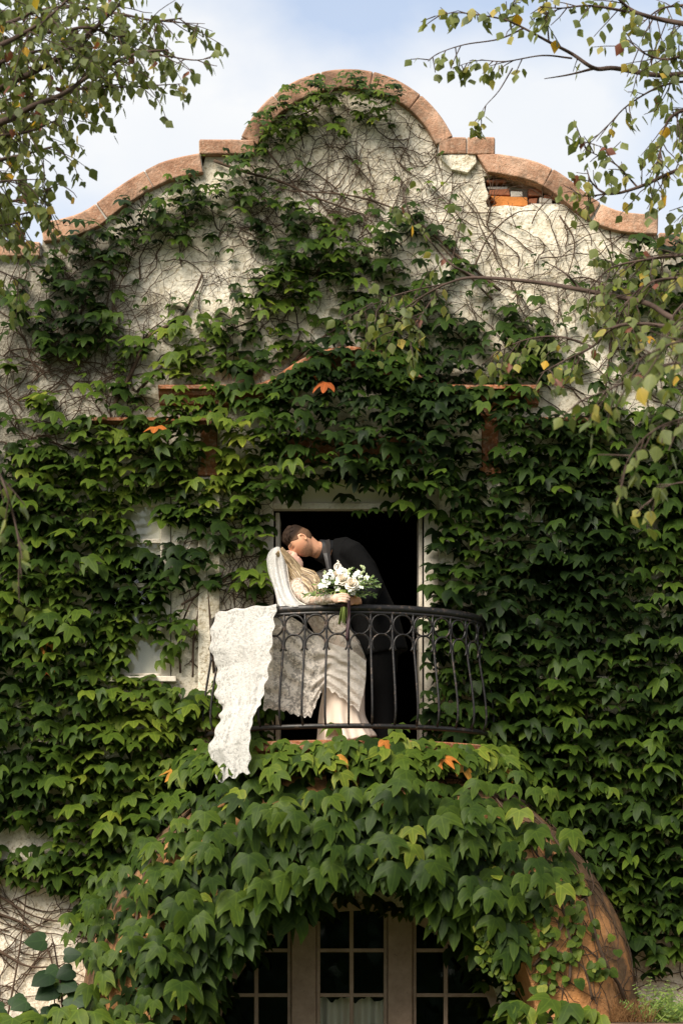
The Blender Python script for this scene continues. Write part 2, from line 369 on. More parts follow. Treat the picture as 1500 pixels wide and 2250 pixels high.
mb = MB(); mb.box(P(590, 0)[0], P(950, 0)[0], -.06, .01, P(0, 1046)[2], P(0, 1026)[2]); mb.box(P(600, 0)[0], P(940, 0)[0], -.035, .01, P(0, 1026)[2]+.002, P(0, 1010)[2]); mb.build('lintel', M['cream'], house, bevel=.006)
# balcony door frame (no leaf: the doors are open inwards)
def zz(py): return 1.6+(2100-py)/300
def xx(px): return (px-750)/300
fr = link('door_frame', (lambda b: (b.box(xx(577), xx(600), .03, .13, zz(1640), zz(1052)), b.box(xx(932), xx(963), .03, .13, zz(1640), zz(1052)), b.box(xx(600), xx(932), .04, .12, zz(1116), zz(1102)), b.box(xx(600), xx(932), .06, .11, zz(1060), zz(1052)), b.mesh('door_frame'))[-1])(MB()), M['cream'], house, .006)
mb = MB(); mb.box(xx(600), xx(932), .08, .095, zz(1102), zz(1060)); mb.build('transom_panel', M['blind'], fr)
for a, b in ((604, 613), (921, 929)):
    mb = MB(); mb.box(xx(a), xx(b), .14, .55, zz(1636), zz(1118)); mb.build('open_door_leaf', M['cream'], fr, bevel=.004)
def room(name, x0, x1, y0, y1, z0, z1):
    mb = MB(); mb.add([(x, y, z) for x in (x0, x1) for y in (y0, y1) for z in (z0, z1)], [(0,1,3,2), (4,6,7,5), (0,2,6,4), (1,5,7,3), (2,3,7,6)])
    mb.build(name, M['dark'], house)
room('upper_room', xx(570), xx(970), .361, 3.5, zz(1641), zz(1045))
# upper side windows
def upper_window(xa, xb):
    b = MB(); z0, z1 = zz(1488), zz(1092)
    b.box(xx(xa), xx(xa+22), .0, .08, z0, z1); b.box(xx(xb-22), xx(xb), .0, .08, z0, z1)
    b.box(xx(xa+22), xx(xb-22), .0, .08, z1-.06, z1); b.box(xx(xa+22), xx(xb-22), .0, .08, z0, z0+.03)
    w = b.build('window', M['cream'], house, bevel=.005)
    rows = [1480, 1380, 1285, 1188, 1111]
    for py in rows[1:-1]:
        b = MB(); b.box(xx(xa+22), xx(xb-22), .01, .06, zz(py)-.016, zz(py)+.016); b.build('muntin', M['cream'], w, bevel=.004)
    b = MB(); b.box(xx((xa+xb)/2-4)-.22, xx((xa+xb)/2+4)-.22, .015, .055, z0+.03, z1-.06); b.build('muntin', M['cream'], w)
    for a, c in zip(rows, rows[1:]):
        b = MB(); b.box(xx(xa+22), xx(xb-22), .028, .032, zz(a)+.004, zz(c)-.004); b.build('pane', M['glass'], w)
    for a, c in ((1484, 1345), (1215, 1098)):
        b = MB(); b.grid(lambda u, v: (xx(xa+20)+u*(xx(xb-20)-xx(xa+20)), .068+.004*math.sin(u*23), zz(a)+v*(zz(c)-zz(a))), 24, 2); b.build('blind', M['blind'], w, True)
    b = MB(); b.box(xx(xa-14), xx(xb+14), -.07, -.002, zz(1500), zz(1488)); b.build('sill', M['cream'], w, bevel=.006)
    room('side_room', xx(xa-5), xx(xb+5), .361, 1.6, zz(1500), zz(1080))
upper_window(205, 375); upper_window(1165, 1335)
# ground floor french window behind the arch
b = MB(); ring = []
for i in range(37):
    a = math.radians(i*5)
    for r, y in ((ARC_R+14, .06), (ARC_R+14, .16), (ARC_R-20, .16), (ARC_R-20, .06)): ring.append((xx(ARC_C[0]+r*math.cos(a)), y, zz(ARC_C[1]-r*math.sin(a))))
b.add(ring, [(i*4+k, i*4+(k+1) % 4, (i+1)*4+(k+1) % 4, (i+1)*4+k) for i in range(36) for k in range(4)])
b.box(xx(455), xx(476), .06, .16, 0, zz(2311)); b.box(xx(1094), xx(1115), .06, .16, 0, zz(2311))
b.box(xx(640), xx(694), .05, .17, 0, zz(1975)); b.box(xx(852), xx(906), .05, .17, 0, zz(1975))
fw = b.build('french_window', M['pinkish'], house, bevel=.006)
for (xa, xb, xm) in ((476, 640, 562), (694, 852, 772), (906, 1094, 980)):
    b = MB(); b.box(xx(xa)+.003, xx(xa+9), .08, .14, 0, zz(1960)); b.box(xx(xb-9), xx(xb)-.003, .08, .14, 0, zz(1960)); b.build('sash_stile', M['pinkish'], fw, bevel=.004)
    b = MB(); b.box(xx(xm-4.5), xx(xm+4.5), .085, .13, 0, zz(1960)); b.build('muntin', M['pinkish'], fw, bevel=.004)
    for py in (2088, 2187, 2286, 2385, 2500):
        b = MB(); b.box(xx(xa+9), xx(xb-9), .088, .128, zz(py)-.014, zz(py)+.014); b.build('muntin', M['pinkish'], fw, bevel=.003)
    ys = [1960, 2088, 2187, 2286, 2385, 2500]
    for c, a in zip(ys, ys[1:]):
        for x0, x1 in ((xa+9, xm-4.5), (xm+4.5, xb-9)):
            b = MB(); b.box(xx(x0)+.002, xx(x1)-.002, .104, .108, zz(a)+.016, zz(c)-.016); b.build('pane', M['glass'], fw)
b = MB(); b.grid(lambda u, v: (xx(698)+u*(xx(848)-xx(698)), .24+.025*math.sin(u*31), zz(2420)+v*(zz(2206-14*abs(math.sin(u*9.5+1))-9*mnoise.noise(Vector((u*14, 1, 1))))-zz(2420))), 60, 6); b.build('pale_cloth', M['blind'], fw, True)  # pale rippled sheet with a jagged top behind the centre panes
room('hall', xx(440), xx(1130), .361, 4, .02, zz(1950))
# entrance hood: a bell shaped shell springing from the wall
HC = P(790, 2232)
def hood(u, t, off=0.0):
    """u 0..1 right spring to left spring over the top, t 0 at the wall .. 1 at the lip; off = metres outward"""
    def q(u, t):
        th = math.pi*u; f = 1-t**1.25
        rx = 1.22+.80*f; rz = 1.03+.89*f
        y = -.12-.93*(1-(1-t)**3.0)
        return Vector((HC.x+rx*math.cos(th)*(1-.02*t), y, HC.z+rz*math.sin(th)))
    p = q(u, t)
    if off:
        e = .01; a = q(min(1, u+e), t)-q(max(0, u-e), t); b_ = q(u, min(1, t+e))-q(u, max(0, t-e)); n = a.cross(b_)
        if n.y > 0: n = -n
        p = p+n.normalized()*off
    return p
b = MB(); nu, nv = 64, 14
LIP0 = None
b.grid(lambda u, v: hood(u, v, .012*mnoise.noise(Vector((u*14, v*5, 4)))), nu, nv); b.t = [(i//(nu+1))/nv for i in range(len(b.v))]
lip = lambda u, v: hood(u, 1)+Vector((0, -.0, 0)) if v == 0 else Vector((HC.x+1.20*math.cos(math.pi*u), hood(u, 1).y+(1.05+0.0)*v, HC.z+1.01*math.sin(math.pi*u)))
b.grid(lambda u, v: lip(u, v) if v < .99 else Vector((HC.x+1.15*math.cos(math.pi*u), .0, HC.z+.99*math.sin(math.pi*u))), nu, 4)
edge = lambda u, v: Vector((HC.x+2.02*math.cos(math.pi*u), -.12+.125*v, HC.z+1.92*math.sin(math.pi*u)))
b.grid(edge, nu, 1)
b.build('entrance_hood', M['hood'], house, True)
# balcony floor
def bow(phi, a, bb, z, cx=.05): return Vector((cx+a*math.sin(phi), -bb*math.cos(phi), z))
b = MB(); N = 40
ringpts = [[bow(-math.pi/2+math.pi*i/N, a, bb, z) for i in range(N+1)] for a, bb, z in ((1.10, .80, 2.98), (1.16, .86, 3.03), (1.16, .86, 3.09), (1.13, .83, 3.10))]
vs = [p for r in ringpts for p in r]; fs = [(j*(N+1)+i, j*(N+1)+i+1, (j+1)*(N+1)+i+1, (j+1)*(N+1)+i) for j in range(3) for i in range(N)]
fs += [tuple(range(N+1))[::-1], tuple(3*(N+1)+i for i in range(N+1))]
b.add(vs, fs); b.build('balcony_floor', M['terra'], house)
# planter walls either side of the entrance
for nm, x0, x1, lab in (('planter_wall', -6, -1.28, 'low stone planter wall on the left of the entrance hood'), ('planter_wall', 1.22, 6, 'low stone planter wall on the right of the entrance hood')):
    b = MB(); b.box(x0, x1, -1.22, -.003, 0, 1.06); b.box(x0-.02, x1+.02, -1.27, -.004, 1.062, 1.135)
    o = b.build(nm, M['stone'], bevel=.012); o['label'] = lab; o['category'] = 'wall'
# ================================================================ iron railing
rail = thing('balcony_railing', 'bowed black wrought iron balcony railing with rings under the handrail', 'railing', (.05, -.4, 3.1))
ZT, ZB = 4.03, 3.2
PH = []; aa, bb_ = 1.0, .75
_s = np.linspace(-math.pi/2, math.pi/2, 2000); _l = np.r_[0, np.cumsum(np.hypot(np.diff(aa*np.sin(_s)), np.diff(bb_*np.cos(_s))))]
NB = 18
PH = np.interp(np.linspace(0, _l[-1], NB+1), _l, _s)
def belly(z):
    s_ = (ZT-z)/(ZT-ZB); return .075*sm(.1, .9, s_)-.03*sm(.9, 1.0, s_)
def railp(phi, z):
    o = belly(z); return bow(phi, aa+o, bb_+o, z)
fine = np.linspace(-math.pi/2, math.pi/2, 60)
b = MB(); b.tube([bow(f, aa, bb_, ZT) for f in fine], [(.025, .012)]*60, 8); b.build('handrail', M['iron'], rail, True)
b = MB(); b.tube([bow(f, aa, bb_, ZT-.034) for f in fine], [(.014, .009)]*60, 6); b.build('under_rail', M['iron'], rail, True)
b = MB(); b.tube([railp(f, ZB) for f in fine], [(.018, .012)]*60, 6); b.build('bottom_rail', M['iron'], rail, True)
for i, f in enumerate(PH):
    b = MB(); zs = np.linspace(ZT-.03, ZB, 14); r = .014 if i in (0, NB) else .0092
    b.tube([railp(f, z) for z in zs], r, 6); b.build('baluster', M['iron'], rail, True)
def ringmesh(c, phi, r, a0, a1, tr):
    tx = Vector((aa*math.cos(phi), bb_*math.sin(phi), 0)).normalized(); b = MB()
    n = 28; pts = [c+tx*(r*math.cos(a))+Vector((0, 0, r*math.sin(a))) for a in np.linspace(a0, a1, n+1)]
    b.tube(pts, [(.0088, .0075)]*(n+1), 6); return b
for f0, f1 in zip(PH, PH[1:]):
    f = (f0+f1)/2; g = (bow(f1, aa, bb_, 0)-bow(f0, aa, bb_, 0)).length/2-.004
    ringmesh(railp(f, ZT-.115), f, min(g, .070), 0, 2*math.pi, .01).build('ring', M['iron'], rail, True)
    ringmesh(railp(f, ZT-.252), f, min(g, .070), math.radians(-38), math.radians(218), .01).build('half_ring', M['iron'], rail, True)
# ================================================================ leaves
def tri_fan(f): return [(f[0], f[i], f[i+1]) for i in range(1, len(f)-1)]
def ivy_template(seed):
    r = random.Random(seed); J = lambda s=.03: r.uniform(-s, s)
    mid = [(0, .02), (0, -.33), (0, -.64), (0, -1.0+J(.06))]
    V = [(x, z) for x, z in mid]; F = []
    for sgn in (1, -1):
        w = 1+J(.12)
        side = [(.13, .10), (.31, .11+J()), (.48, -.03+J()), (.575, -.27+J(.05)), (.60+J(.05), -.69+J(.08)), (.40, -.45+J()), (.205, -.37+J(.04)), (.18, -.60+J()), (.095, -.83)]
        l1 = (.27, -.20)
        o = len(V); V += [(sgn*x*w, z) for x, z in side]+[(sgn*l1[0]*w, l1[1])]; s = [o+i for i in range(9)]; l = o+9
        polys = [(0, s[0], s[1], l), (l, s[1], s[2]), (l, s[2], s[3]), (l, s[3], s[4]), (l, s[4], s[5]), (l, s[5], s[6]), (0, l, 1), (1, l, s[6]), (1, s[6], s[7], 2), (2, s[7], s[8], 3)]
        for p in polys:
            for t in tri_fan(p): F.append(t if sgn > 0 else t[::-1])
    fold = r.uniform(.10, .32); curl = r.uniform(-.05, .42); tw = J(.22)
    out = []
    for x, z in V:
        y = fold*abs(x)+curl*(z*z*.5+.35*max(0, abs(x)-.25)**1.2)-.06*math.exp(-((abs(x)-.27)/.12)**2)+tw*x*z+.02*math.sin(9*x+seed)
        out.append((x, y, z))
    uv = [(x, z) for x, z in V]
    return np.array(out), np.array(F), np.array(uv), np.array([-.05 if i < 3 or i in (13, 23) else .10 for i in range(len(V))])
def simple_leaf(outline, fold=.15, curl=.15):
    n = len(outline); V = [(0, 0)]+[(0, outline[n//2][1]*.5)]
    pts = outline; V = [(0, -.4)]+list(pts); F = [(0, 1+i, 1+(i+1) % n) for i in range(n)]
    out = [(x, fold*abs(x)+curl*z*z, z) for x, z in V]
    return np.array(out, float), np.array(F), np.array(V, float), np.array([-.03]+[.05]*n)
IVY = [ivy_template(s) for s in range(10)]
heart = lambda s: simple_leaf([(0, 0), (.2, .10), (.42, .03), (.50, -.22), (.40, -.55), (.16, -.86), (0, -1.0), (-.16, -.84), (-.42, -.53), (-.50, -.2), (-.40, .05), (-.2, .10)], .12+.05*s, .1+.06*s)
YOUNG = [heart(0), heart(2)]
birchf = lambda s: simple_leaf([(0, 0), (.17, -.06), (.36, -.30), (.40, -.42), (.27, -.62), (.12, -.85), (0, -1.02), (-.12, -.85), (-.28, -.60), (-.40, -.40), (-.34, -.27), (-.17, -.06)], .10+.08*s, .08+.09*s)
BIRCH = [birchf(0), birchf(1), birchf(2)]
lance = [simple_leaf([(0, 0), (.10, -.2), (.14, -.45), (.09, -.75), (0, -1), (-.09, -.75), (-.14, -.45), (-.10, -.2)], .2, .15)]
def leaf_mesh(name, tmpl, tone):
    V, F, U, E = tmpl; me = bpy.data.meshes.new(name); me.from_pydata(V.tolist(), [], F.tolist())
    at = me.attributes.new('tone', 'FLOAT', 'POINT'); at.data.foreach_set('value', [(min(.88, tone+e) if tone < .91 else tone) for e in E])
    ul = me.uv_layers.new(name='UVMap'); ul.data.foreach_set('uv', U[np.array([l.vertex_index for l in me.loops])].astype(np.float32).ravel())
    me.shade_smooth(); return me
def mass_mesh(name, tm, items):
    """items: (template index, 3x3 array incl. scale, position, tone); one mesh"""
    vs, fs, us, ts = [], [], [], []; o = 0
    for k, T in enumerate(tm):
        it = [i for i in items if i[0] == k]
        if not it: continue
        V, F, U, E = T; A = np.array([i[1] for i in it]); p = np.array([i[2] for i in it]); n = len(it)
        w = np.einsum('nij,vj->nvi', A, V)+p[:, None, :]
        vs.append(w.reshape(-1, 3)); fs.append((F[None]+(o+np.arange(n)*len(V))[:, None, None]).reshape(-1, 3))
        us.append(np.tile(U, (n, 1))); tn = np.repeat([i[3] for i in it], len(V)); ts.append(np.where(tn < .91, np.minimum(.88, tn+np.tile(E, n)), tn)); o += n*len(V)
    v = np.concatenate(vs); f = np.concatenate(fs); u = np.concatenate(us); tt = np.concatenate(ts)
    me = bpy.data.meshes.new(name); me.vertices.add(len(v)); me.vertices.foreach_set('co', v.astype(np.float32).ravel())
    me.loops.add(f.size); me.loops.foreach_set('vertex_index', f.astype(np.int32).ravel())
    me.polygons.add(len(f)); me.polygons.foreach_set('loop_start', np.arange(0, f.size, 3, dtype=np.int32)); me.polygons.foreach_set('loop_total', np.full(len(f), 3, np.int32))
    me.update(calc_edges=True)
    at = me.attributes.new('tone', 'FLOAT', 'POINT'); at.data.foreach_set('value', tt.astype(np.float32))
    ul = me.uv_layers.new(name='UVMap'); ul.data.foreach_set('uv', u[f.ravel()].astype(np.float32).ravel())
    me.shade_smooth(); me.validate(); return me
_lm = {}
def plant_leaves(parent, items, tm, mat, key, limit=300, name='leaf', mass='leaf_mass'):
    """the leaves that show largest become parts, the rest one part of kind stuff"""
    def score(i):
        x, y = proj(i[2]); inside = -10 < x < 1510 and -10 < y < 2260
        return (i[4] if len(i) > 4 else 0)+np.linalg.norm(i[1][:, 0])*D/(i[2][1]+D) if inside else -1
    items = sorted(items, key=score, reverse=True); big = items[:limit]; rest = items[limit:]
    for i in big:
        q = round(i[3]*24)/24; kk = (key, i[0], q)
        if kk not in _lm:
            _lm[kk] = leaf_mesh('leaf', tm[i[0]], q); _lm[kk].materials.append(mat)
        o = bpy.data.objects.new(name, _lm[kk]); COL.objects.link(o); attach(o, parent)
        A = Matrix([list(r)+[p] for r, p in zip(i[1], i[2])]+[[0, 0, 0, 1]]); o.matrix_basis = A
    if rest: link(mass, mass_mesh(mass, tm, rest), mat, parent, kind='stuff')
def basis(normal, down, spin=0.0, s=1.0, sx=1.0):
    """leaf local: -Z runs to the tip, -Y is the face"""
    n = Vector(normal).normalized(); d = Vector(down); d = (d-n*d.dot(n)).normalized()
    if spin: d = Matrix.Rotation(spin, 3, n) @ d
    x = d.cross(n)                                   # right-handed: X, Y=-n, Z=-d
    x = (-n).cross(-d)
    return np.array([[x[i]*s*sx, -n[i]*s, -d[i]*s] for i in range(3)])
# ---------------------------------------------------------------- how densely the wall is overgrown (75 px cells of the facade, 0..9)
DENS = """
00000000000000000000
00000000000000000000
00000000898740000000
00000008946400000000
00000146200000000000
00026887421221000000
03698735876664100023
17753135886654201398
57731147755665334688
48865567656777774457
33454875557776665344
54454334799998653654
46777878877899888776
78987898888889998776
89976988656668778888
89985688000047778898
99987546000048889999
99998426000058999999
99977410000058999999
99964124000058899999
99999999000058999999
99999999000089999999
99999999999999999999
69999999999999999999
47999999999999999999
68999999999999999998
12699999999999999988
00299999999999999966
00029999999999999953
00009999999999999930
""".split()
DA = np.array([[int(c) for c in r] for r in DENS], float)/9
def dens(px, py):
    x = min(max(px/75-.5, 0), 18.999); y = min(max(py/75-.5, 0), 28.999); i, j = int(x), int(y); a, b = x-i, y-j
    return DA[j, i]*(1-a)*(1-b)+DA[j, i+1]*a*(1-b)+DA[j+1, i]*(1-a)*b+DA[j+1, i+1]*a*b
def topline(px):
    if px < 92: return 537
    if px < 438: return np.interp(px, [p[0] for p in ogL], [p[1] for p in ogL])
    if px < 540: return 313
    if px < 985: return np.interp(px, [p[0] for p in arc], [p[1] for p in arc])
    if px < 1086: return 307
    if px < 1443: return np.interp(px, [p[0] for p in ogR], [p[1] for p in ogR])
    return 517
TONE_SHADE_SPOTS = [(430, 760, 110, .26), (500, 985, 110, .28), (260, 1050, 80, .3), (330, 1560, 150, .22), (690, 230, 110, .12), (600, 290, 60, .2), (780, 240, 90, .2), (555, 1260, 50, .36), (60, 840, 60, .34), (640, 640, 80, .2),  # yellow-green clusters; negative spots paint shade below the cornice and on the right
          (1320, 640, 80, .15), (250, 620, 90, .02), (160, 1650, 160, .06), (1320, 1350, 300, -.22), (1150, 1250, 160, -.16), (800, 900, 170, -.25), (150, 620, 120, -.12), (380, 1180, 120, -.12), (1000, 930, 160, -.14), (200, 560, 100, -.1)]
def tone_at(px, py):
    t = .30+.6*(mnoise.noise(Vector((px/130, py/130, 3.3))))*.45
    for bx, by, r, a in TONE_SHADE_SPOTS:
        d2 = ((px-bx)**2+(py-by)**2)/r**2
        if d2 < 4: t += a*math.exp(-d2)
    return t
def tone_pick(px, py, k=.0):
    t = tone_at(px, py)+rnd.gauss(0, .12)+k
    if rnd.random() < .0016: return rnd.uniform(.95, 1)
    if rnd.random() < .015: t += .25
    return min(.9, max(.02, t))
def lsize(px, py):
    """leaf width in pixels"""
    s = np.interp(py, [0, 200, 330, 420, 700, 1000, 1500, 2250], [17, 17, 20, 26, 29, 34, 35, 39])
    return s
cornY = lambda px: np.interp(px, [p[0] for p in corn], [p[1] for p in corn])
def blocked(px, py):
    if 603 < px < 930 and 1122 < py < 1660: return True
    if math.hypot(px-ARC_C[0], py-ARC_C[1]) < ARC_R-24: return True
    if math.hypot((px-790)/345, (py-2232)/300) < 1 and rnd.random() < (.35 if px < 600 or px > 1000 else .75): return True
    for hx0, hy0, hx1, hy1, hp in ((280, 1388, 350, 1475, .97), (280, 1102, 348, 1166, .96), (288, 1200, 345, 1350, .5), (650, 1058, 840, 1110, .75)):
        if hx0 < px < hx1 and hy0 < py < hy1 and rnd.random() < hp: return True
    return False
def wall_leaves():
    out = []
    for layer, (sp, o0, o1, mult, dt) in enumerate(((23, .02, .06, 1.15, -.08), (23, .06, .13, 1.0, -.02), (23, .12, .25, .95, .04))):  # deeper layers get darker tones: shade between leaves put into the colour
        small = 0
        for j in range(int(2330/sp)):
            for i in range(int(1960/sp)):
                px = -230+sp*(i+rnd.random()); py = sp*(j+rnd.random())
                tl = topline(px)
                if py < tl-4: continue
                passes = 3 if py < 340 else 1
                for _ in range(passes):
                    if _ : px += rnd.uniform(-sp, sp)/2; py += rnd.uniform(-sp, sp)/2
                    if py < tl-4: continue
                    d = dens(px, py)
                    n = mnoise.noise(Vector((px/62, py/52, 0)))*.75+mnoise.noise(Vector((px/23, py/23, 5)))*.35
                    p = (1.0, .8, .62)[layer] if d > .93 else sm(.36, .82, d+n*.6)*(1, .85, .7)[layer]
                    if rnd.random() > p or d < .02: continue
                    if blocked(px, py): continue
                    s = lsize(px, py)/300*min(1.35, max(.5, rnd.gauss(.94, .28)))*(1.05 if layer == 2 else .95)
                    yo = rnd.uniform(o0, o1)
                    if 392 < px < 572 and -16 < py-cornY(px) < 24 and rnd.random() < .8: continue
                    if 200 < px < 380 and 1060 < py < 1500: yo *= .45
                    if py-tl < 60: yo += .09
                    cd = py-cornY(px)
                    if 350 < px < 1180 and -30 < cd < 60: yo += .15
                    elif 560 < px < 990 and 60 <= cd < 230: yo += .06+.14*rnd.random()
                    elif 350 < px < 1180 and 60 <= cd < 120: yo += .06
                    if (434 < px < 484 and 935 < py < 1040 or 1050 < px < 1100 and 905 < py < 990) and rnd.random() < .8: continue
                    pos = P(px, py, -yo)
                    tilt = math.radians(rnd.uniform(28, 74)); yaw = math.radians(rnd.gauss(0, 22))
                    nrm = Vector((math.sin(yaw)*math.cos(tilt), -math.cos(yaw)*math.cos(tilt), math.sin(tilt)))
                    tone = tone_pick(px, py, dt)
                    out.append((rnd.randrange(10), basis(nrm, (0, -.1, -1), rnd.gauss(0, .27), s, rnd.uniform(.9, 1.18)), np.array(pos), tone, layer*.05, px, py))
    return out
WL = wall_leaves()
for k in range(1500):                                                    # fine young leaves creeping over the gable plaster
    px = rnd.uniform(120, 1420); py = rnd.uniform(330, 830)
    if py < topline(px)+14 or (1040 < px < 1260 and py < 480) or rnd.random() > .16+dens(px, py)*.9 or mnoise.noise(Vector((px/40, py/40, 9))) < -.05: continue
    tl = math.radians(rnd.uniform(20, 65)); yw = math.radians(rnd.gauss(0, 30))
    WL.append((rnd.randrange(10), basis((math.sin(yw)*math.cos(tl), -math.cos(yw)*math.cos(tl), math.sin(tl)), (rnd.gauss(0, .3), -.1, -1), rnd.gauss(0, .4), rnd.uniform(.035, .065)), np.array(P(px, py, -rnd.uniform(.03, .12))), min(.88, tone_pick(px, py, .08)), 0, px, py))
for k in range(230):                                                     # leaves lying over the cornice
    px = rnd.uniform(575, 1060) if rnd.random() < .88 else rnd.uniform(360, 575); py = cornY(px)+rnd.uniform(-26, 34)
    if 1062 < px < 1110 or abs(px-765) < 26 and rnd.random() < .6: continue
    tl = math.radians(rnd.uniform(25, 65)); yw = math.radians(rnd.gauss(0, 22))
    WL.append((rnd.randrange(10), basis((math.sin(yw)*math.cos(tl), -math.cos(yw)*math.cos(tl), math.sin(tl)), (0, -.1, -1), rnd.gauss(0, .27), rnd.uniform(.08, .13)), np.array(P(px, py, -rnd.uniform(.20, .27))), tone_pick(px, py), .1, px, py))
groups = {'gable': [], 'left': [], 'right': []}
for i in WL:
    px, py = i[5], i[6]
    groups['gable' if (py < 800 and 330 < px < 1230) else ('left' if px < 765 else 'right')].append(i)
# ---------------------------------------------------------------- vine stems on the wall
def tendril(mb, px, py, ang, n, step, r0, wig=.35, bias=None, depth=0, yo=.012, ok=None, branch=.16):
    pts = []; rad = []
    for k in range(n):
        if py < topline(px)+6 or (ok and not ok(px, py)) or blocked(px, py) or (205 < px < 375 and 1090 < py < 1490): break
        pts.append(P(px, py, -yo-rnd.uniform(0, .008))); rad.append(r0*(1-.75*k/n)+.0006)
        if depth < 2 and k > 1 and rnd.random() < branch:
            tendril(mb, px, py, ang+rnd.choice((-1, 1))*rnd.uniform(.5, 1.2), max(4, int(n*.55)), step*.8, r0*.6, wig, bias, depth+1, yo+.003, ok, branch)
        ang += rnd.gauss(0, wig)
        if bias is not None: ang += .12*math.sin(bias-ang)
        px += step*math.cos(ang); py -= step*math.sin(ang)
    if len(pts) > 2: mb.tube(pts, rad, 4, rnd.random(), False)
# ================================================================ ivy plants
vines = {
 'gable': thing('ivy_vine', 'ivy climbing over the pale plaster of the gable with many bare stems', 'ivy', (0, -.05, 5.8)),
 'left': thing('ivy_vine', 'dense ivy covering the wall left of the balcony and around the left window', 'ivy', (-1.6, -.05, 1.1)),
 'right': thing('ivy_vine', 'dense dark ivy covering the whole wall right of the balcony', 'ivy', (1.8, -.05, 1.1)),
 'hood': thing('ivy_vine', 'ivy with the largest leaves hanging over the arched entrance hood', 'ivy', (0, -1, 1.1)),
}
for k in ('gable', 'left', 'right'): plant_leaves(vines[k], groups[k], IVY, M['ivy'], 'ivy')
# main stems, each a part
def stem(vine, pts, r, yo=.03):
    q = catmull([(a+rnd.uniform(-4, 4), b+rnd.uniform(-4, 4)) for a, b in pts], 5); b = MB(); n = len(q)
    b.tube([P(p[0], p[1], -yo-rnd.uniform(0, .015)) for p in q], [r*(1-.6*i/n)*rnd.uniform(.85, 1.15) for i in range(n)], 6); b.build('stem', M['vine_wood'], vines[vine], True)
for pts, r in (([(560, 900), (610, 840), (660, 780), (720, 730), (790, 690)], .016), ([(250, 900), (300, 800), (330, 740), (390, 700), (430, 640), (445, 600)], .017),
               ([(300, 860), (380, 790), (470, 740), (560, 700)], .012), ([(1100, 640), (1000, 560), (930, 500), (850, 450), (760, 430), (640, 420)], .011),
               ([(1085, 660), (1010, 585), (960, 530), (900, 490)], .008), ([(560, 300), (600, 350), (640, 400), (690, 470)], .009), ([(1040, 600), (1075, 520), (1130, 470), (1180, 462)], .007),
               ([(470, 355), (540, 380), (620, 400), (700, 440), (800, 470)], .012), ([(745, 180), (700, 230), (640, 260), (590, 300)], .008)):
    stem('gable', pts, r)
stem('gable', [(648, 925), (660, 948), (676, 962), (684, 975), (672, 990)], .005, .30)
for pts, r in (([(420, 1490), (425, 1400), (435, 1320), (430, 1260)], .010), ([(400, 1330), (470, 1290), (530, 1250)], .010), ([(395, 1480), (400, 1380), (440, 1300), (520, 1270)], .009),
               ([(-20, 2000), (60, 2040), (110, 2100), (120, 2200)], .012), ([(-20, 1960), (80, 2010), (170, 2030)], .011), ([(-10, 2090), (60, 2120), (130, 2125)], .013), ([(20, 2230), (40, 2100), (60, 1980), (70, 1850)], .008),
               ([(0, 1820), (40, 1810), (100, 1815)], .010), ([(360, 1500), (300, 1700), (240, 1900), (200, 2100)], .02), ([(470, 1480), (455, 1250), (440, 1000)], .012)):
    stem('left', pts, r)
for pts, r in (([(1300, 2200), (1330, 1900), (1280, 1500), (1300, 1100), (1350, 700)], .02), ([(1100, 1640), (1120, 1300), (1060, 1000), (1100, 760)], .014), ([(1400, 2150), (1300, 2130), (1260, 2100)], .012), ([(1230, 470), (1260, 540), (1240, 640)], .008)):
    stem('right', pts, r)
b = MB()
for _ in range(75):                                                     # gable: fine bare stems
    x = rnd.uniform(540, 1010); y = rnd.uniform(250, 520); tendril(b, x, y, rnd.choice((0, math.pi))+rnd.gauss(0, .5), rnd.randint(10, 26), 9, .0014+.0042*rnd.random()**2, .30, None, 0, .012, None, .22)
for _ in range(30):
    x = rnd.uniform(560, 1000); y = rnd.uniform(420, 620); tendril(b, x, y, math.pi/2+rnd.gauss(0, .6), rnd.randint(8, 18), 15, rnd.uniform(.002, .0045), .18)
for _ in range(125):
    x = rnd.uniform(180, 1400); y = rnd.uniform(470, 850); tendril(b, x, y, rnd.gauss(1.0, 1.1), rnd.randint(10, 26), 10, .0014+.004*rnd.random()**2, .30, None, 0, .012, None, .2)
for _ in range(26):
    x = rnd.uniform(1040, 1380); y = rnd.uniform(470, 620); tendril(b, x, y, rnd.uniform(0, 3.1), rnd.randint(8, 16), 15, rnd.uniform(.0025, .005), .25, None, 0, .012, None, .1)
b.build('tendrils', M['vine_wood'], vines['gable'], kind='stuff')
b = MB()
for _ in range(42): tendril(b, rnd.uniform(-40, 160), rnd.uniform(1930, 2220), rnd.choice((0, math.pi))+rnd.gauss(-.1, .35), rnd.randint(8, 18), 14, rnd.uniform(.0025, .006), .2)
for _ in range(70): tendril(b, rnd.uniform(385, 560), rnd.uniform(1200, 1490), rnd.gauss(.9, .9), rnd.randint(7, 16), 12, rnd.uniform(.002, .005), .3)
for _ in range(110): tendril(b, rnd.uniform(-40, 330), rnd.uniform(600, 1000), rnd.gauss(1.0, .9), rnd.randint(7, 16), 15, rnd.uniform(.002, .006), .3)
b.build('tendrils', M['vine_wood'], vines['left'], kind='stuff')
b = MB()
for _ in range(150): tendril(b, rnd.uniform(1150, 1520), rnd.uniform(700, 2200), rnd.gauss(1.2, .9), rnd.randint(7, 16), 15, rnd.uniform(.002, .006), .3)
b.build('tendrils', M['vine_wood'], vines['right'], kind='stuff')
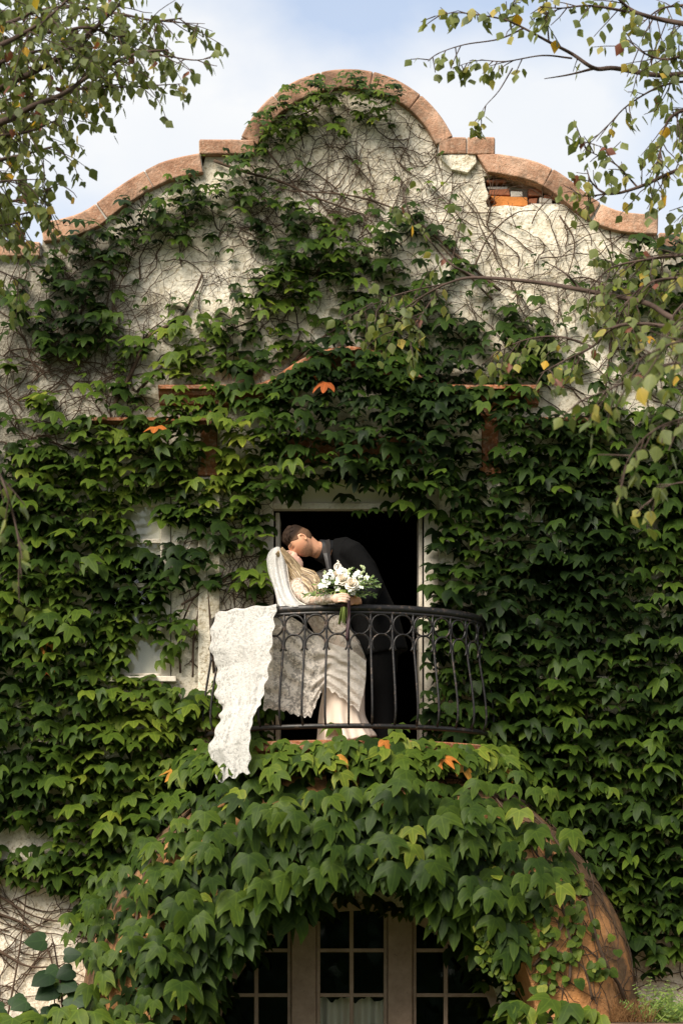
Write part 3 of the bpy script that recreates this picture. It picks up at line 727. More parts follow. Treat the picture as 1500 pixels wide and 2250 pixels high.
# ---------------------------------------------------------------- hood vine
HL = []
def hood_leaf(u, t, off, s, tone, k=0, spread=.3, tm=None, lift=0):
    p = hood(u, t, off); n = (hood(u, t, 1)-hood(u, t, 0)).normalized()
    n = (n*.55+Vector((rnd.gauss(0, .3), -.75+rnd.gauss(0, .15), .45+rnd.gauss(0, .22)))).normalized()
    HL.append((tm if tm is not None else rnd.randrange(10), basis(n, (rnd.gauss(0, .05), -.12, -1), rnd.gauss(0, spread), s, rnd.uniform(.88, 1.1)), np.array(p), tone, k*.05))
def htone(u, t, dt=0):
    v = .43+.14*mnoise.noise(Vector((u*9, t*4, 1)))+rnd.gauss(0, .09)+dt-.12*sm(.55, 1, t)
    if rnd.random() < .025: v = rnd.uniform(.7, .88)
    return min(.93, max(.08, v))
def hood_density(u, t):
    # u = 0 is the right foot: the lower right leg stays bare terracotta; the left foot is half bare
    d = 1.0
    if u < .34: d = sm(.15, .32, u+.06*mnoise.noise(Vector((u*20, t*6, 2))))
    if u > .84: d = 1-sm(.88, .99, u)*.5
    if .25 < u < .40 and t < .28: d *= .35
    if t < .10: d *= .75
    return d
for k, (o0, o1, n, dt) in enumerate(((.01, .05, 620, -.16), (.06, .14, 380, -.05), (.14, .28, 300, .06))):  # inner hood leaves coloured darker, outer ones lighter, as painted depth shade
    for _ in range(n):
        u = rnd.random()*.99+.005; t = rnd.random()**.85
        if rnd.random() > hood_density(u, t): continue
        s = rnd.uniform(.13, .22)*(.72+.35*t)
        if u > .8 or u < .2: s *= .9
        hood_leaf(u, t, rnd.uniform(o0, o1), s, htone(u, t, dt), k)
for k in range(290):                                                     # the fringe hanging below the lip
    u = rnd.uniform(.14, .93); p = hood(u, 1.0, 0)+Vector((rnd.uniform(-.05, .05), rnd.uniform(-.12, .04), rnd.uniform(.0, .18)))
    if u < .28 and rnd.random() < .5: continue
    if (u > .6 or u < .38) and rnd.random() < .6: p = p+Vector((.07 if u > .6 else -.07, rnd.uniform(-.05, .25), -rnd.uniform(.05, .22)))
    n = Vector((rnd.gauss(0, .3), -.85, .40+rnd.gauss(0, .22))).normalized()
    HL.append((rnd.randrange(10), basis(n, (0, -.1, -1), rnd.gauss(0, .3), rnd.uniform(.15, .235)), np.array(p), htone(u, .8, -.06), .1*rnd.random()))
for k in range(300):                                                     # along the balcony floor edge
    f = rnd.uniform(-1.45, 1.45); e = rnd.uniform(.0, .16)
    if -.62 < f < -.42 and rnd.random() < .6: continue
    p = bow(f, 1.16+e, .86+e, 3.10-e*1.1+rnd.uniform(-.04, .05)); n = Vector((.3*math.sin(f)+rnd.gauss(0, .3), -.7, .65+rnd.gauss(0, .2)))
    HL.append((rnd.randrange(10), basis(n, (.2*math.sin(f), -.4, -1), rnd.gauss(0, .4), rnd.uniform(.085, .17)), np.array(p), min(.88, .52+rnd.gauss(0, .14)) if rnd.random() > .03 else .97, .12))
for k in range(46):                                                      # low leaves in front of the planter walls
    left = rnd.random() < .55
    px, py = (rnd.uniform(20, 330), rnd.uniform(2215, 2262)) if left else (rnd.uniform(1100, 1330), rnd.uniform(2185, 2262))
    n = Vector((rnd.gauss(0, .3), -.7, .6))
    HL.append((rnd.randrange(10), basis(n, (0, -.3, -1), rnd.gauss(0, .5), rnd.uniform(.12, .24)), np.array(P(px, py, -1.33-rnd.random()*.1)), min(.9, .62+rnd.gauss(0, .15)), .1))
plant_leaves(vines['hood'], HL, IVY, M['ivy'], 'ivy')
YL = []                                                                  # young shoots on the bare right leg
for k in range(420):
    if rnd.random() < .8:
        u = rnd.uniform(.06, .29); t = .30+.70*rnd.random(); c = mnoise.noise(Vector((u*26, t*7, 8)))
        if c < -.08: continue
        p = hood(u, t, rnd.uniform(.015, .06)); s = rnd.uniform(.045, .085)
    else:
        u = rnd.uniform(.17, .26); p = hood(u, 1)+Vector((rnd.uniform(-.05, .02), -.03, -rnd.uniform(0, .35))); s = rnd.uniform(.035, .06)
    n = Vector((rnd.gauss(0, .35), -.8, .5+rnd.gauss(0, .2)))
    YL.append((rnd.randrange(2), basis(n, (0, 0, -1), rnd.gauss(0, .6), s), np.array(p), min(.9, .58+rnd.gauss(0, .15)), 0))
plant_leaves(vines['hood'], YL, YOUNG, M['ivy'], 'young', 120, 'young_leaf', 'young_leaf_mass')
def hstem(pts, r):
    q = catmull([(u, t, 0) for u, t in pts], 6); n = len(q); b = MB()
    b.tube([hood(p[0], p[1], .018+.012*rnd.random()) for p in q], [r*(1-.5*i/n)*rnd.uniform(.85, 1.15) for i in range(n)], 6); b.build('stem', M['vine_wood'], vines['hood'], True)
for pts, r in (([(.02, .3), (.10, .45), (.2, .3), (.3, .15), (.45, .12)], .014), ([(.06, .75), (.14, .62), (.22, .5), (.30, .35), (.37, .12)], .012), ([(.11, .95), (.16, .55), (.17, .25), (.2, .08)], .010),
               ([(.3, .1), (.36, .16), (.42, .1), (.5, .14)], .02), ([(.28, .2), (.35, .22), (.43, .2)], .014), ([(.95, .4), (.88, .5), (.8, .3), (.7, .12)], .014), ([(.03, .6), (.08, .62), (.13, .8)], .009)):
    hstem(pts, r)
b = MB()
for _ in range(120):
    u = rnd.uniform(.02, .45); t = rnd.uniform(.05, .95); a = rnd.uniform(0, 6.28); pts = []
    for k in range(rnd.randint(6, 13)):
        pts.append(hood(min(.99, max(.005, u)), min(.99, max(.01, t)), .008+.01*rnd.random())); a += rnd.gauss(0, .35); u += .012*math.cos(a); t += .045*math.sin(a)
    b.tube(pts, [rnd.uniform(.0025, .0055)*(1-.6*i/len(pts)) for i in range(len(pts))], 4, .5, False)
b.build('tendrils', M['vine_wood'], vines['hood'], kind='stuff')
# ================================================================ birches
def birch(name_label, trunk_xy, limbs, seed, tonesh=0.0, DEN=.05, LS=1.0):
    r = random.Random(seed)
    tr = thing('birch_tree', name_label, 'tree', (trunk_xy[0], trunk_xy[1], 0))
    b = MB(); b.tube([(trunk_xy[0]+.1*math.sin(z), trunk_xy[1], z) for z in np.linspace(-.05, 9.5, 16)], np.linspace(.17, .06, 16), 10); b.build('trunk', M['trunk'], tr, True)
    lv = []; tw = MB()
    for pts, y0, y1, rad, dens_, spr, lp, drp, st in limbs:
        q = catmull([(p[0], p[1]) for p in pts], 6); n = len(q); w = [P(p[0], p[1], y0+(y1-y0)*i/n+.03*math.sin(i*.9)) for i, p in enumerate(q)]
        # join to the trunk outside the frame
        if dens_ >= 0 and (pts[0][0] < 0 or pts[0][0] > 1500):
            a = Vector((trunk_xy[0], trunk_xy[1], w[0].z-.5)); w = [a.lerp(w[0], f)+Vector((0, 0, .25*math.sin(f*3.14)*.5)) for f in (0, .3, .6, .85)]+w
            off = 4
        else: off = 0
        b = MB(); m = len(w); b.tube(w, [rad*(1.25-1.0*i/m) for i in range(m)], 6); b.build('branch', M['bark'], tr, True)
        L_ = 0; nxt = 0
        for i in range(off+1, m):
            seg = w[i]-w[i-1]; L_ += seg.length
            while nxt < L_:
                nxt += DEN/max(.05, dens_)*r.uniform(.6, 1.5)
                if (i-off)/(m-off) < st: continue
                base = w[i-1].lerp(w[i], r.random()); k = seg.normalized()
                d = (k*r.uniform(.3, 1)+Vector((r.gauss(0, .5), r.gauss(0, .55), r.gauss(0, .6)-drp))).normalized()
                ln = spr*r.uniform(.4, 1.25); nl = max(2, int(ln/.042*lp)); p = base.copy(); tp = [p.copy()]
                for s in range(nl):
                    d = (d+Vector((r.gauss(0, .13), r.gauss(0, .13), r.gauss(0, .13)-.06-drp*.1))).normalized(); p = p+d*(ln/nl); tp.append(p.copy())
                    if s == 0 and nl > 3: continue
                    for _ in range(1 if r.random() < .65 else 2):
                        sz = r.uniform(.040, .068)*LS; yaw = r.uniform(-1.6, 1.6)
                        nrm = Vector((math.sin(yaw), -math.cos(yaw), r.gauss(.35, .45))).normalized()
                        dn = Vector((r.gauss(0, .35), r.gauss(0, .3), -1))+d*.5
                        tone = min(.84, max(.05, r.gauss(.44+tonesh, .16)))
                        if r.random() < .03: tone = r.uniform(.9, .965)
                        elif r.random() < .02: tone = 1.0
                        lv.append((r.randrange(3), basis(nrm, dn, r.gauss(0, .3), sz*1.12), np.array(p+Vector((r.gauss(0, .012), r.gauss(0, .012), -.008))), tone, 0))
                tw.tube(tp, [.0032*(1-.6*j/len(tp)) for j in range(len(tp))], 4, .5, False)
    tw.build('twigs', M['bark'], tr, kind='stuff')
    plant_leaves(tr, lv, BIRCH, M['birch_leaf'], 'birch')
    return tr
LY, RY = -5.2, -5.0
Lm = [  # px points, depth start, depth end, radius, twig density, twig length, leaf rate, droop, start fraction
 ([(-90, 240), (10, 186), (65, 163), (130, 126), (200, 70), (270, 2), (300, -30)], LY, LY, .018, 1.0, .33, 1.0, .1, .1),
 ([(-90, 300), (20, 262), (75, 232), (140, 206), (205, 162), (300, 118), (370, 110)], LY-.4, LY-.2, .016, 1.0, .3, 1.0, .15, .1),
 ([(-90, 280), (60, 240), (130, 212), (190, 192), (260, 186)], LY, LY, .013, 1.1, .3, 1.0, .2, .1),
 ([(190, 190), (280, 191), (350, 187), (398, 184)], LY, LY, .005, .42, .10, 1.0, .3, .35), ([(300, 116), (370, 124), (425, 132), (462, 128)], LY-.2, LY-.2, .005, .55, .12, 1.0, .25, .45),
 ([(-90, 10), (40, 30), (150, 15), (260, 30), (340, 45), (400, 40)], LY+.3, LY+.3, .012, 1.0, .22, 1.0, .1, .1), ([(330, 44), (400, 50), (450, 52)], LY+.3, LY+.3, .004, .5, .10, 1, .2, .3),
 ([(-90, 130), (0, 100), (90, 50), (160, -10)], LY-.8, LY-.8, .015, 1.2, .36, 1.0, .1, 0), ([(-90, 60), (20, 50), (90, 10), (130, -40)], LY-.5, LY-.5, .012, 1.1, .34, 1.0, .1, 0),
 ([(-90, 200), (0, 140), (60, 90), (100, 20)], LY+.2, LY+.2, .012, 1.1, .34, 1.0, .1, 0), ([(-90, 30), (100, 70), (190, 60), (260, 80), (310, 70)], LY, LY, .01, 1.0, .26, 1.0, .15, 0),
 ([(-90, 380), (0, 352), (60, 338), (120, 322)], LY, LY, .012, 1.1, .28, 1.0, .3, .05), ([(-90, 330), (0, 300), (60, 290), (130, 262)], LY-.3, LY-.3, .012, 1.0, .28, 1.0, .3, .05),
 ([(-90, 450), (0, 446), (70, 432), (138, 400)], LY, LY, .010, .9, .22, 1.0, .3, .05), ([(-90, 420), (0, 400), (50, 395)], LY-.4, LY-.4, .010, 1.2, .26, 1.0, .4, 0),
 ([(-90, 510), (0, 486), (50, 470), (90, 462)], LY, LY, .009, 1.1, .22, 1.0, .5, 0), ([(-90, 520), (-20, 500), (40, 490)], LY-.3, LY-.3, .009, 1.0, .22, 1.0, .5, 0), ([(-90, 580), (-20, 590), (30, 610), (60, 640)], LY+.2, LY+.2, .006, .6, .16, 1.0, .5, .1),
 ([(-90, 240), (-20, 230), (60, 205)], LY+.3, LY+.3, .012, 1.2, .32, 1.0, .3, 0), ([(-90, 180), (20, 130), (110, 110), (220, 120), (290, 150)], LY+.1, LY+.1, .010, 1.1, .28, 1.0, .25, .1),
 ([(-80, 960), (-20, 1010), (15, 1080), (40, 1180), (48, 1270)], -8.2, -8.2, .006, .42, .14, .55, .6, .15),
 ]
birch('leafy birch reaching in from the left over the roof edge', (-5.2, -6.0), Lm, 3, .03, .033, .86)
Rm = [
 ([(1640, 150), (1500, 163), (1440, 165), (1350, 150), (1305, 150), (1255, 118), (1205, 92), (1150, 62), (1110, 43)], RY, RY, .014, .16, .15, .9, .2, .45),
 ([(1110, 43), (1060, 34), (1000, 28), (952, 36)], RY, RY, .004, .55, .10, .9, .2, .1), ([(1305, 150), (1250, 164), (1195, 173)], RY, RY, .006, 0.02, .1, 1, .2, .9),
 ([(1640, 70), (1500, 52), (1410, 32), (1365, 5), (1340, -30)], RY-.2, RY-.2, .014, .5, .2, .9, .2, .1), ([(1410, 32), (1300, 13), (1230, 18), (1185, 14)], RY-.2, RY-.2, .006, .6, .14, .9, .3, .3),
 ([(1150, 62), (1095, 86), (1020, 98), (965, 116), (940, 132)], RY, RY, .004, .5, .10, .9, .35, .45), ([(1255, 128), (1190, 122), (1110, 135), (1050, 133), (990, 150)], RY, RY, .004, .5, .10, .9, .4, .4),
 ([(1125, 150), (1095, 200), (1062, 238), (1045, 280)], RY, RY, .003, .5, .08, .9, .5, .6), ([(1205, 92), (1200, 40), (1190, -10), (1180, -40)], RY, RY, .004, .4, .12, .9, .2, .2), ([(1110, 43), (1130, 0), (1150, -30)], RY, RY, .004, .6, .12, .9, .2, 0),
 ([(1640, 340), (1500, 370), (1400, 412), (1335, 426), (1300, 402), (1288, 372)], RY-.3, RY-.3, .010, .6, .2, .9, .1, .2), ([(1335, 426), (1280, 430), (1250, 410)], RY-.3, RY-.3, .004, .6, .12, .9, .0, .3),
 ([(1640, 250), (1530, 240), (1470, 260), (1450, 330), (1440, 400)], RY-.3, RY-.3, .010, 1.0, .22, .9, .3, .1), ([(1640, 200), (1520, 180), (1450, 190), (1380, 230), (1340, 270), (1310, 300)], RY, RY, .007, .55, .16, .9, .35, .2),
 ([(1640, 100), (1530, 110), (1470, 130), (1420, 120), (1380, 90)], RY-.3, RY-.3, .009, .9, .2, .9, .2, .1), ([(1640, 0), (1520, 10), (1450, 20), (1400, 60)], RY, RY, .009, .8, .2, .9, .2, .1),
 ([(1640, 420), (1540, 440), (1500, 470)], RY-.3, RY-.3, .008, .8, .2, .9, .2, .1), ([(1400, 412), (1350, 360), (1290, 330), (1270, 300)], RY-.3, RY-.3, .004, .6, .12, .9, .1, .2),
 # in front of the wall
 ([(1640, 740), (1485, 702), (1415, 665), (1275, 637), (1175, 620), (1045, 610), (985, 622), (930, 650), (882, 682)], RY-1, RY+.5, .013, .22, .16, .8, .3, .72),
 ([(985, 622), (900, 640), (840, 660), (790, 690)], RY+.5, RY+.6, .004, .8, .17, .9, .3, .2), ([(930, 650), (880, 700), (860, 740)], RY+.5, RY+.5, .004, .8, .16, .9, .3, .2), ([(960, 640), (910, 720), (900, 760)], RY+.5, RY+.5, .004, .7, .16, .9, .3, .2),
 ([(1275, 637), (1240, 600), (1190, 572)], RY, RY, .006, .02, .1, .8, .2, .9), ([(1045, 610), (990, 580), (945, 530), (900, 470), (880, 400)], RY+.5, RY+.5, .006, .32, .10, .9, .2, .35), ([(990, 580), (1010, 500), (1020, 440)], RY+.5, RY+.5, .003, .3, .07, .9, .3, .5),
 ([(1640, 760), (1480, 720), (1360, 715), (1300, 762), (1240, 792), (1185, 822)], RY-1, RY-.3, .010, .5, .18, .9, .4, .25), ([(1300, 762), (1230, 740), (1160, 745), (1100, 770), (1060, 800)], RY-.3, RY, .005, .7, .16, .9, .4, .2),
 ([(1640, 540), (1500, 560), (1420, 570), (1340, 590), (1290, 640)], RY-.6, RY-.6, .009, .9, .22, .9, .3, .1), ([(1640, 620), (1520, 610), (1430, 620), (1380, 660), (1350, 720)], RY-.6, RY-.6, .009, .8, .22, .9, .4, .1), ([(1640, 600), (1540, 640), (1480, 690), (1450, 760)], RY-1.4, RY-1.4, .008, .7, .2, .9, .4, .1),
 ([(1640, 850), (1520, 800), (1430, 810), (1350, 850), (1300, 870)], -8.6, -8.6, .006, .55, .16, .75, .4, .15), ([(1640, 800), (1520, 750), (1440, 770), (1390, 800)], -8.9, -8.9, .006, .6, .16, .75, .4, .1),
 ([(1640, 900), (1500, 920), (1430, 950), (1385, 1000), (1360, 1060)], -8.6, -8.6, .005, .45, .12, .7, .5, .2), ([(1640, 1080), (1530, 1060), (1460, 1070), (1420, 1110)], -8, -8, .005, .4, .12, .7, .5, .2), ([(1640, 700), (1520, 690), (1460, 730)], -8, -8, .006, .5, .16, .8, .5, .1)]
birch('birch with olive and yellowing leaves reaching in from the right', (5.4, -6.2), Rm, 9, .13, .024, .88)
# ================================================================ people
t = NT('skin'); ca = t.n('ShaderNodeAttribute', attribute_name='col').outputs['Color']; t.b.inputs['Subsurface Weight'].default_value = .08; t.b.inputs['Subsurface Radius'].default_value = (.01, .004, .002)
t.bump(t.noise(300, 3), .08, .002); M['skin'] = t.set(ca, .5, .35)
t = NT('brown_hair'); col = t.ramp(t.attr(), [(0, (.16, .085, .048)), (.5, (.035, .02, .012)), (1, (.02, .012, .008))]); t.bump(t.noise(130, 4, .7), .5, .004); M['hair_m'] = t.set(col, .65, .08)
t = NT('blond_hair'); col = t.ramp(t.attr(), [(0, (.09, .055, .025)), (.45, (.28, .19, .098)), (1, (.50, .38, .23))]); M['hair_f'] = t.set(col, .42, .4)
M['suit'] = simple('charcoal_wool', (.0042, .004, .004), .9, .08, .25, 9, .35, 26)
M['satin'] = simple('lapel_satin', (.022, .018, .016), .45, .3, .2, 9, .1, 26)
M['shirt'] = simple('black_shirt', (.006, .006, .007), .6, .3, .2, 9, .3, 30)
M['shoe'] = simple('black_leather', (.008, .007, .007), .3, .5)
M['gown'] = simple('champagne_satin', (.66, .53, .42), .5, .35, .07, 5, .25, 14)
def lace_mat(name, open_, base, sc, alpha_min):
    t = NT(name); v = t.vor(sc, 'F1'); n = t.noise(sc*.55, 5, .7); n2 = t.noise(sc*.16, 3)
    pat = t.math('ADD', t.math('MULTIPLY', n, 1.0), t.math('MULTIPLY', n2, .7)); mot = t.ramp(pat, [(open_, alpha_min), (open_+.07, 1)])
    mot = t.math('MAXIMUM', mot, t.attr())
    t.bump(t.math('ADD', n, t.math('MULTIPLY', v, .4)), .7, .012); t.set(t.mix(t.ramp(n, [(.35, 0), (.6, 1)]), [c*.78 for c in base], base), .75, .2)
    tp = t.n('ShaderNodeBsdfTransparent'); ms = t.n('ShaderNodeMixShader'); t.l(mot, ms.inputs[0]); t.l(tp.outputs[0], ms.inputs[1])
    tl = t.n('ShaderNodeBsdfTranslucent'); tl.inputs[0].default_value = (*base, 1); m2 = t.n('ShaderNodeMixShader'); m2.inputs[0].default_value = .25
    t.l(t.b.outputs[0], m2.inputs[1]); t.l(tl.outputs[0], m2.inputs[2]); t.l(m2.outputs[0], ms.inputs[2]); t.l(ms.outputs[0], t.o.inputs[0]); return t.m
M['lace_sheer'] = lace_mat('sheer_lace', .80, (.82, .74, .65), 95, .5)
M['lace_veil'] = lace_mat('lace_veil', .74, (.67, .64, .59), 85, .68)
M['tulle'] = lace_mat('tulle', .9, (.79, .765, .72), 120, .5)
M['lace_sleeve'] = lace_mat('lace_sleeve', .82, (.70, .62, .52), 75, .35)
def head_mesh(mb, C, F, U, sc=1.0, male=True, off=None, tone=.5, nu=64, nv=48):
    """off(d, p): extra thickness along the radius for caps of hair"""
    F = Vector(F).normalized(); U = Vector(U); U = (U-F*U.dot(F)).normalized(); R = F.cross(U)
    vs = []; tones = []
    g = lambda a, s: math.exp(-(a/s)**2)
    for j in range(nv+1):
        ph = math.pi*j/nv
        for i in range(nu):
            th = 2*math.pi*i/nu; d = Vector((math.sin(ph)*math.cos(th), math.sin(ph)*math.sin(th), math.cos(ph)))
            x, y, z = d.x*.074, d.y*.094, d.z*.117
            lo = max(0, -d.z)
            x *= 1-(.22 if male else .30)*lo**1.6
            if d.y < 0 and d.z < 0: y *= 1-.42*lo
            if d.y > 0: y *= 1-.10*lo; y += .012*g(d.z+.9, .28)*d.y
            if d.z > .2 and d.y > 0: y *= 1-.10*(d.z-.2)
            if d.y > 0:
                nose = (1-sm(-.036, -.030, -z-.004) if False else 1)
                zr = (z+.022)
                y += (.026 if male else .021)*g(x, .0125)*(g(zr, .013) if zr < 0 else g(zr, .034))*d.y
                y -= .011*(g(x-.032, .015)+g(x+.032, .015))*g(z-.012, .011)
                y += .005*g(z-.034, .012)*g(x, .045)
                y += .009*g(x, .024)*(g(z+.057, .008)+.9*g(z+.072, .008)); y -= .004*g(x, .02)*g(z+.0645, .004)
                y += .009*g(x, .024)*g(z+.098, .016)
            e = off(d, (x, y, z)) if off else 0
            if off: tones.append(e[1]); e = e[0]
            q = Vector((x, y, z))*sc; q += q.normalized()*e*sc
            vs.append(C+R*q.x+F*q.y+U*q.z)
    mb.add(vs, [(j*nu+i, (j+1)*nu+i, (j+1)*nu+(i+1) % nu, j*nu+(i+1) % nu) for j in range(nv) for i in range(nu)], tone)
    if tones: mb.t[-len(vs):] = tones
    return C, R, F, U
def paint(o, frame, male, sc, base, blush):
    C, R, F, U = frame; me = o.data; col = me.attributes.new('col', 'FLOAT_COLOR', 'POINT'); out = np.empty((len(me.vertices), 4), np.float32)
    for v in me.vertices:
        d = v.co-C; x, y, z = d.dot(R)/sc, d.dot(F)/sc, d.dot(U)/sc; c = Vector(base); g = lambda a, s: math.exp(-(a/s)**2)
        if abs(x) < .1 and abs(y) < .14 and abs(z) < .14:
            c = c.lerp(Vector(blush), .5*g(z+.03, .03)*g(y-.06, .05))
            if y > .05: c = c.lerp(Vector((.40, .13, .10)), .8*g(x, .026)*g(z+.0645, .012))
            if y > .03: c = c.lerp(Vector((.03, .018, .012)), .95*(g(abs(x)-.034, .019)*g(z-.036, .006))); c = c.lerp(Vector((.04, .02, .014)), .9*g(abs(x)-.033, .014)*g(z-.010, .0045))
            if male: 
                s_ = sm(-.035, -.06, z)*sm(-.03, .02, y+.0)*(1-.8*g(x, .02)*g(z+.0645, .01)*(y > .05)); c = c.lerp(Vector((.09, .055, .038)), .72*s_*(.7+.5*mnoise.noise(v.co*160)))
        out[v.index] = (*c, 1)
    col.data.foreach_set('color', out.ravel())
def finger(mb, pts, r): mb.tube(pts, r, 8)
# ---- groom
groom = thing('person', 'man in a black suit leaning down in the balcony doorway to kiss the bride', 'person', tuple(P(830, 1632, -.12)))
gy = -.16
GH = P(661, 1190, -.30); gF = Vector((-.60, -.10, -.79)); gU = Vector((-.80, -.03, .60))
mb = MB(); gfr = head_mesh(mb, GH, gF, gU, 1.02, True)
C_, R_, F_, U_ = gfr
for sg in (1, -1):
    e = GH+R_*(.076*sg)-F_*.012+U_*.0; rot = Matrix((R_, F_, U_)).transposed()
    mb.tube([e+R_*(.006*sg)+F_*(.004+.016*math.sin(a))*-1+U_*(.026*math.cos(a)-.002) for a in np.linspace(-.3, 3.3, 12)], [.0055]*9+[.006, .0075, .007], 7); mb.ball(e-R_*(.002*sg)-F_*.008, (.006, .015, .026), 10, 8, .5, rot)
mb.tube([GH-U_*.03-F_*.025, P(690, 1206, -.27), P(712, 1212, -.22), P(735, 1220, gy)], [.056, .060, .066, .08], 16)
mb.tube([P(722, 1214, gy), P(752, 1226, gy), P(777, 1258, gy), P(802, 1312, gy), P(826, 1368, gy), P(838, 1425, gy)], [(.11, .07), (.19, .11), (.21, .135), (.19, .13), (.18, .135), (.17, .13)], 16)
for y, kx in ((gy-.10, 838), (gy+.10, 826)): mb.tube([P(836, 1410, y), P(kx, 1520, y), P(kx+4, 1628, y)], [.085, .058, .04], 12)
mb.tube([P(768, 1206, gy-.17), P(820, 1288, gy-.2), P(796, 1322, -.55), P(783, 1324, -.74)], [.05, .045, .035, .028], 10)
mb.tube([P(762, 1206, gy+.18), P(742, 1290, gy+.16), P(694, 1300, gy+.02)], [.05, .042, .03], 10)
# left hand steadying the bouquet from behind: palm, fingers and thumb
hp = P(782, 1320, -.765); mb.ball(hp, (.040, .022, .030), 12, 9)
for k, dz in enumerate((.022, .004, -.014, -.028)): finger(mb, [hp+Vector((-.02, -.008, dz*.8)), hp+Vector((-.048, -.022, dz)), hp+Vector((-.064, -.042, dz-.004)), hp+Vector((-.060, -.056, dz-.006))], [.0095, .009, .008, .006])
finger(mb, [hp+Vector((.0, -.012, .02)), hp+Vector((-.012, -.034, .036)), hp+Vector((-.032, -.048, .040))], [.011, .010, .007])
for dx in (-.02,): finger(mb, [P(692, 1300, gy+.02), P(684, 1301, gy+.0), P(676, 1304, gy-.02)], [.022, .017, .008])
body = mb.build('body', M['skin'], groom, True); baked(body, [('REMESH', dict(mode='VOXEL', voxel_size=.0042)), ('SMOOTH', dict(factor=.5, iterations=2))]); body.data.shade_smooth()
paint(body, gfr, True, 1.02, (.62, .31, .18), (.66, .27, .16))
def cap_m(d, p):
    x, y, z = p
    line = z-(.045 if y > .055 else .045-(.055-y)*.85)       # hairline rises to the forehead, falls to the nape
    if y < -.045: line = z+.05
    t_ = sm(-.012, .012, line); ear = math.exp(-((y+.01)/.02)**2-((z)/.03)**2)*(abs(x) > .05)
    top = sm(.045, .095, z)
    h = -.006+t_*(.0085+.014*top+.008*top*sm(0, .09, y))-ear*.01
    return h+.0018*mnoise.noise(Vector((x*90, y*40, z*90)))*t_, .15+.85*sm(.035, .075, z)
mb = MB(); head_mesh(mb, GH, gF, gU, 1.02, True, cap_m, .5, 96, 72); 
rh = random.Random(2)
for k in range(130):                                   # combed tufts over the top towards the forehead
    x0 = rh.uniform(-.058, .058); y0 = rh.uniform(-.04, .058); z0 = .117*math.sqrt(max(.05, 1-(x0/.078)**2-(y0/.1)**2)); pts = []
    for i in range(5):
        f = i/4; y = y0+.032*f; x = x0*(1+.1*f)+.006*math.sin(k+f*2); z = .117*math.sqrt(max(.02, 1-(x/.080)**2-(max(0, y)/.108)**2))+.012+.010*math.sin(f*2.6)
        pts.append(GH+gfr[1]*x+gfr[2]*y+gfr[3]*z)
    mb.tube(pts, [.006, .0065, .0055, .004, .0012], 5, rh.uniform(.55, 1))
mb.build('hair', M['hair_m'], groom, True)
mb = MB(); mb.tube([P(699, 1208, -.245), P(706, 1210, -.235), P(722, 1214, gy-.02), P(748, 1230, gy), P(768, 1262, gy-.01)], [(.074, .076), (.08, .08), (.105, .095), (.18, .115), (.2, .135)], 20); mb.build('shirt', M['shirt'], groom, True)
jk = MB()
jk.tube([P(726, 1209, gy), P(742, 1214, gy), P(760, 1230, gy), P(779, 1262, gy), P(803, 1314, gy), P(826, 1366, gy), P(842, 1440, gy)], [(.10, .085), (.185, .128), (.225, .158), (.235, .172), (.215, .165), (.21, .172), (.22, .185)], 24)
jk.tube([P(760, 1208, gy-.16), P(772, 1212, gy-.185), P(800, 1250, gy-.205), P(824, 1288, gy-.22), P(812, 1312, gy-.30), P(795, 1324, -.58), P(788, 1325, -.70)], [.085, .088, .077, .068, .062, .052, .047], 16)
jk.tube([P(756, 1208, gy+.16), P(760, 1225, gy+.19), P(742, 1290, gy+.17), P(700, 1302, gy+.04)], [.085, .083, .066, .05], 16)
o = jk.build('jacket', M['suit'], groom, True); baked(o, [('REMESH', dict(mode='VOXEL', voxel_size=.009)), ('SMOOTH', dict(factor=.6, iterations=5))]); o.data.shade_smooth()
lp = MB()
prof = [((703, 1190), (724, 1184)), ((706, 1203), (727, 1199)), ((709, 1216), (726, 1214)), ((713, 1232), (727, 1229)), ((717, 1250), (729, 1247)), ((722, 1266), (731, 1264))]
yl = [-.24, -.29, -.345, -.365, -.38, -.385]
vs = []
for (a, b_), y in zip(prof, yl): vs += [P(*a, y-.012), P((a[0]+b_[0])/2, (a[1]+b_[1])/2, y-.026), P(*b_, y-.012), P((a[0]+b_[0])/2, (a[1]+b_[1])/2, y+.012)]
lp.add(vs, [(i*4+k, i*4+(k+1) % 4, (i+1)*4+(k+1) % 4, (i+1)*4+k) for i in range(5) for k in range(4)]+[(0, 1, 2, 3), (20, 23, 22, 21)]); lp.build('lapel', M['satin'], groom, False, .003)
tr = MB()
tr.tube([P(834, 1395, gy), P(838, 1440, gy)], [(.185, .15), (.19, .15)], 18)
for y, kx in ((gy-.10, 840), (gy+.10, 826)): tr.tube([P(838, 1415, y), P(kx, 1475, y), P(kx, 1530, y), P(kx+3, 1600, y), P(kx+5, 1631, y)], [(.105, .125), (.095, .105), (.08, .082), (.072, .075), (.075, .085)], 16)
o = tr.build('trousers', M['suit'], groom, True); baked(o, [('REMESH', dict(mode='VOXEL', voxel_size=.01)), ('SMOOTH', dict(factor=.6, iterations=4))]); o.data.shade_smooth()
for y, kx in ((gy-.10, 840), (gy+.10, 826)):
    b = MB(); q = P(kx, 1634, y); b.ball(q+Vector((-.07, 0, .04)), (.13, .045, .042), 14, 9); b.build('shoe', M['shoe'], groom, True)
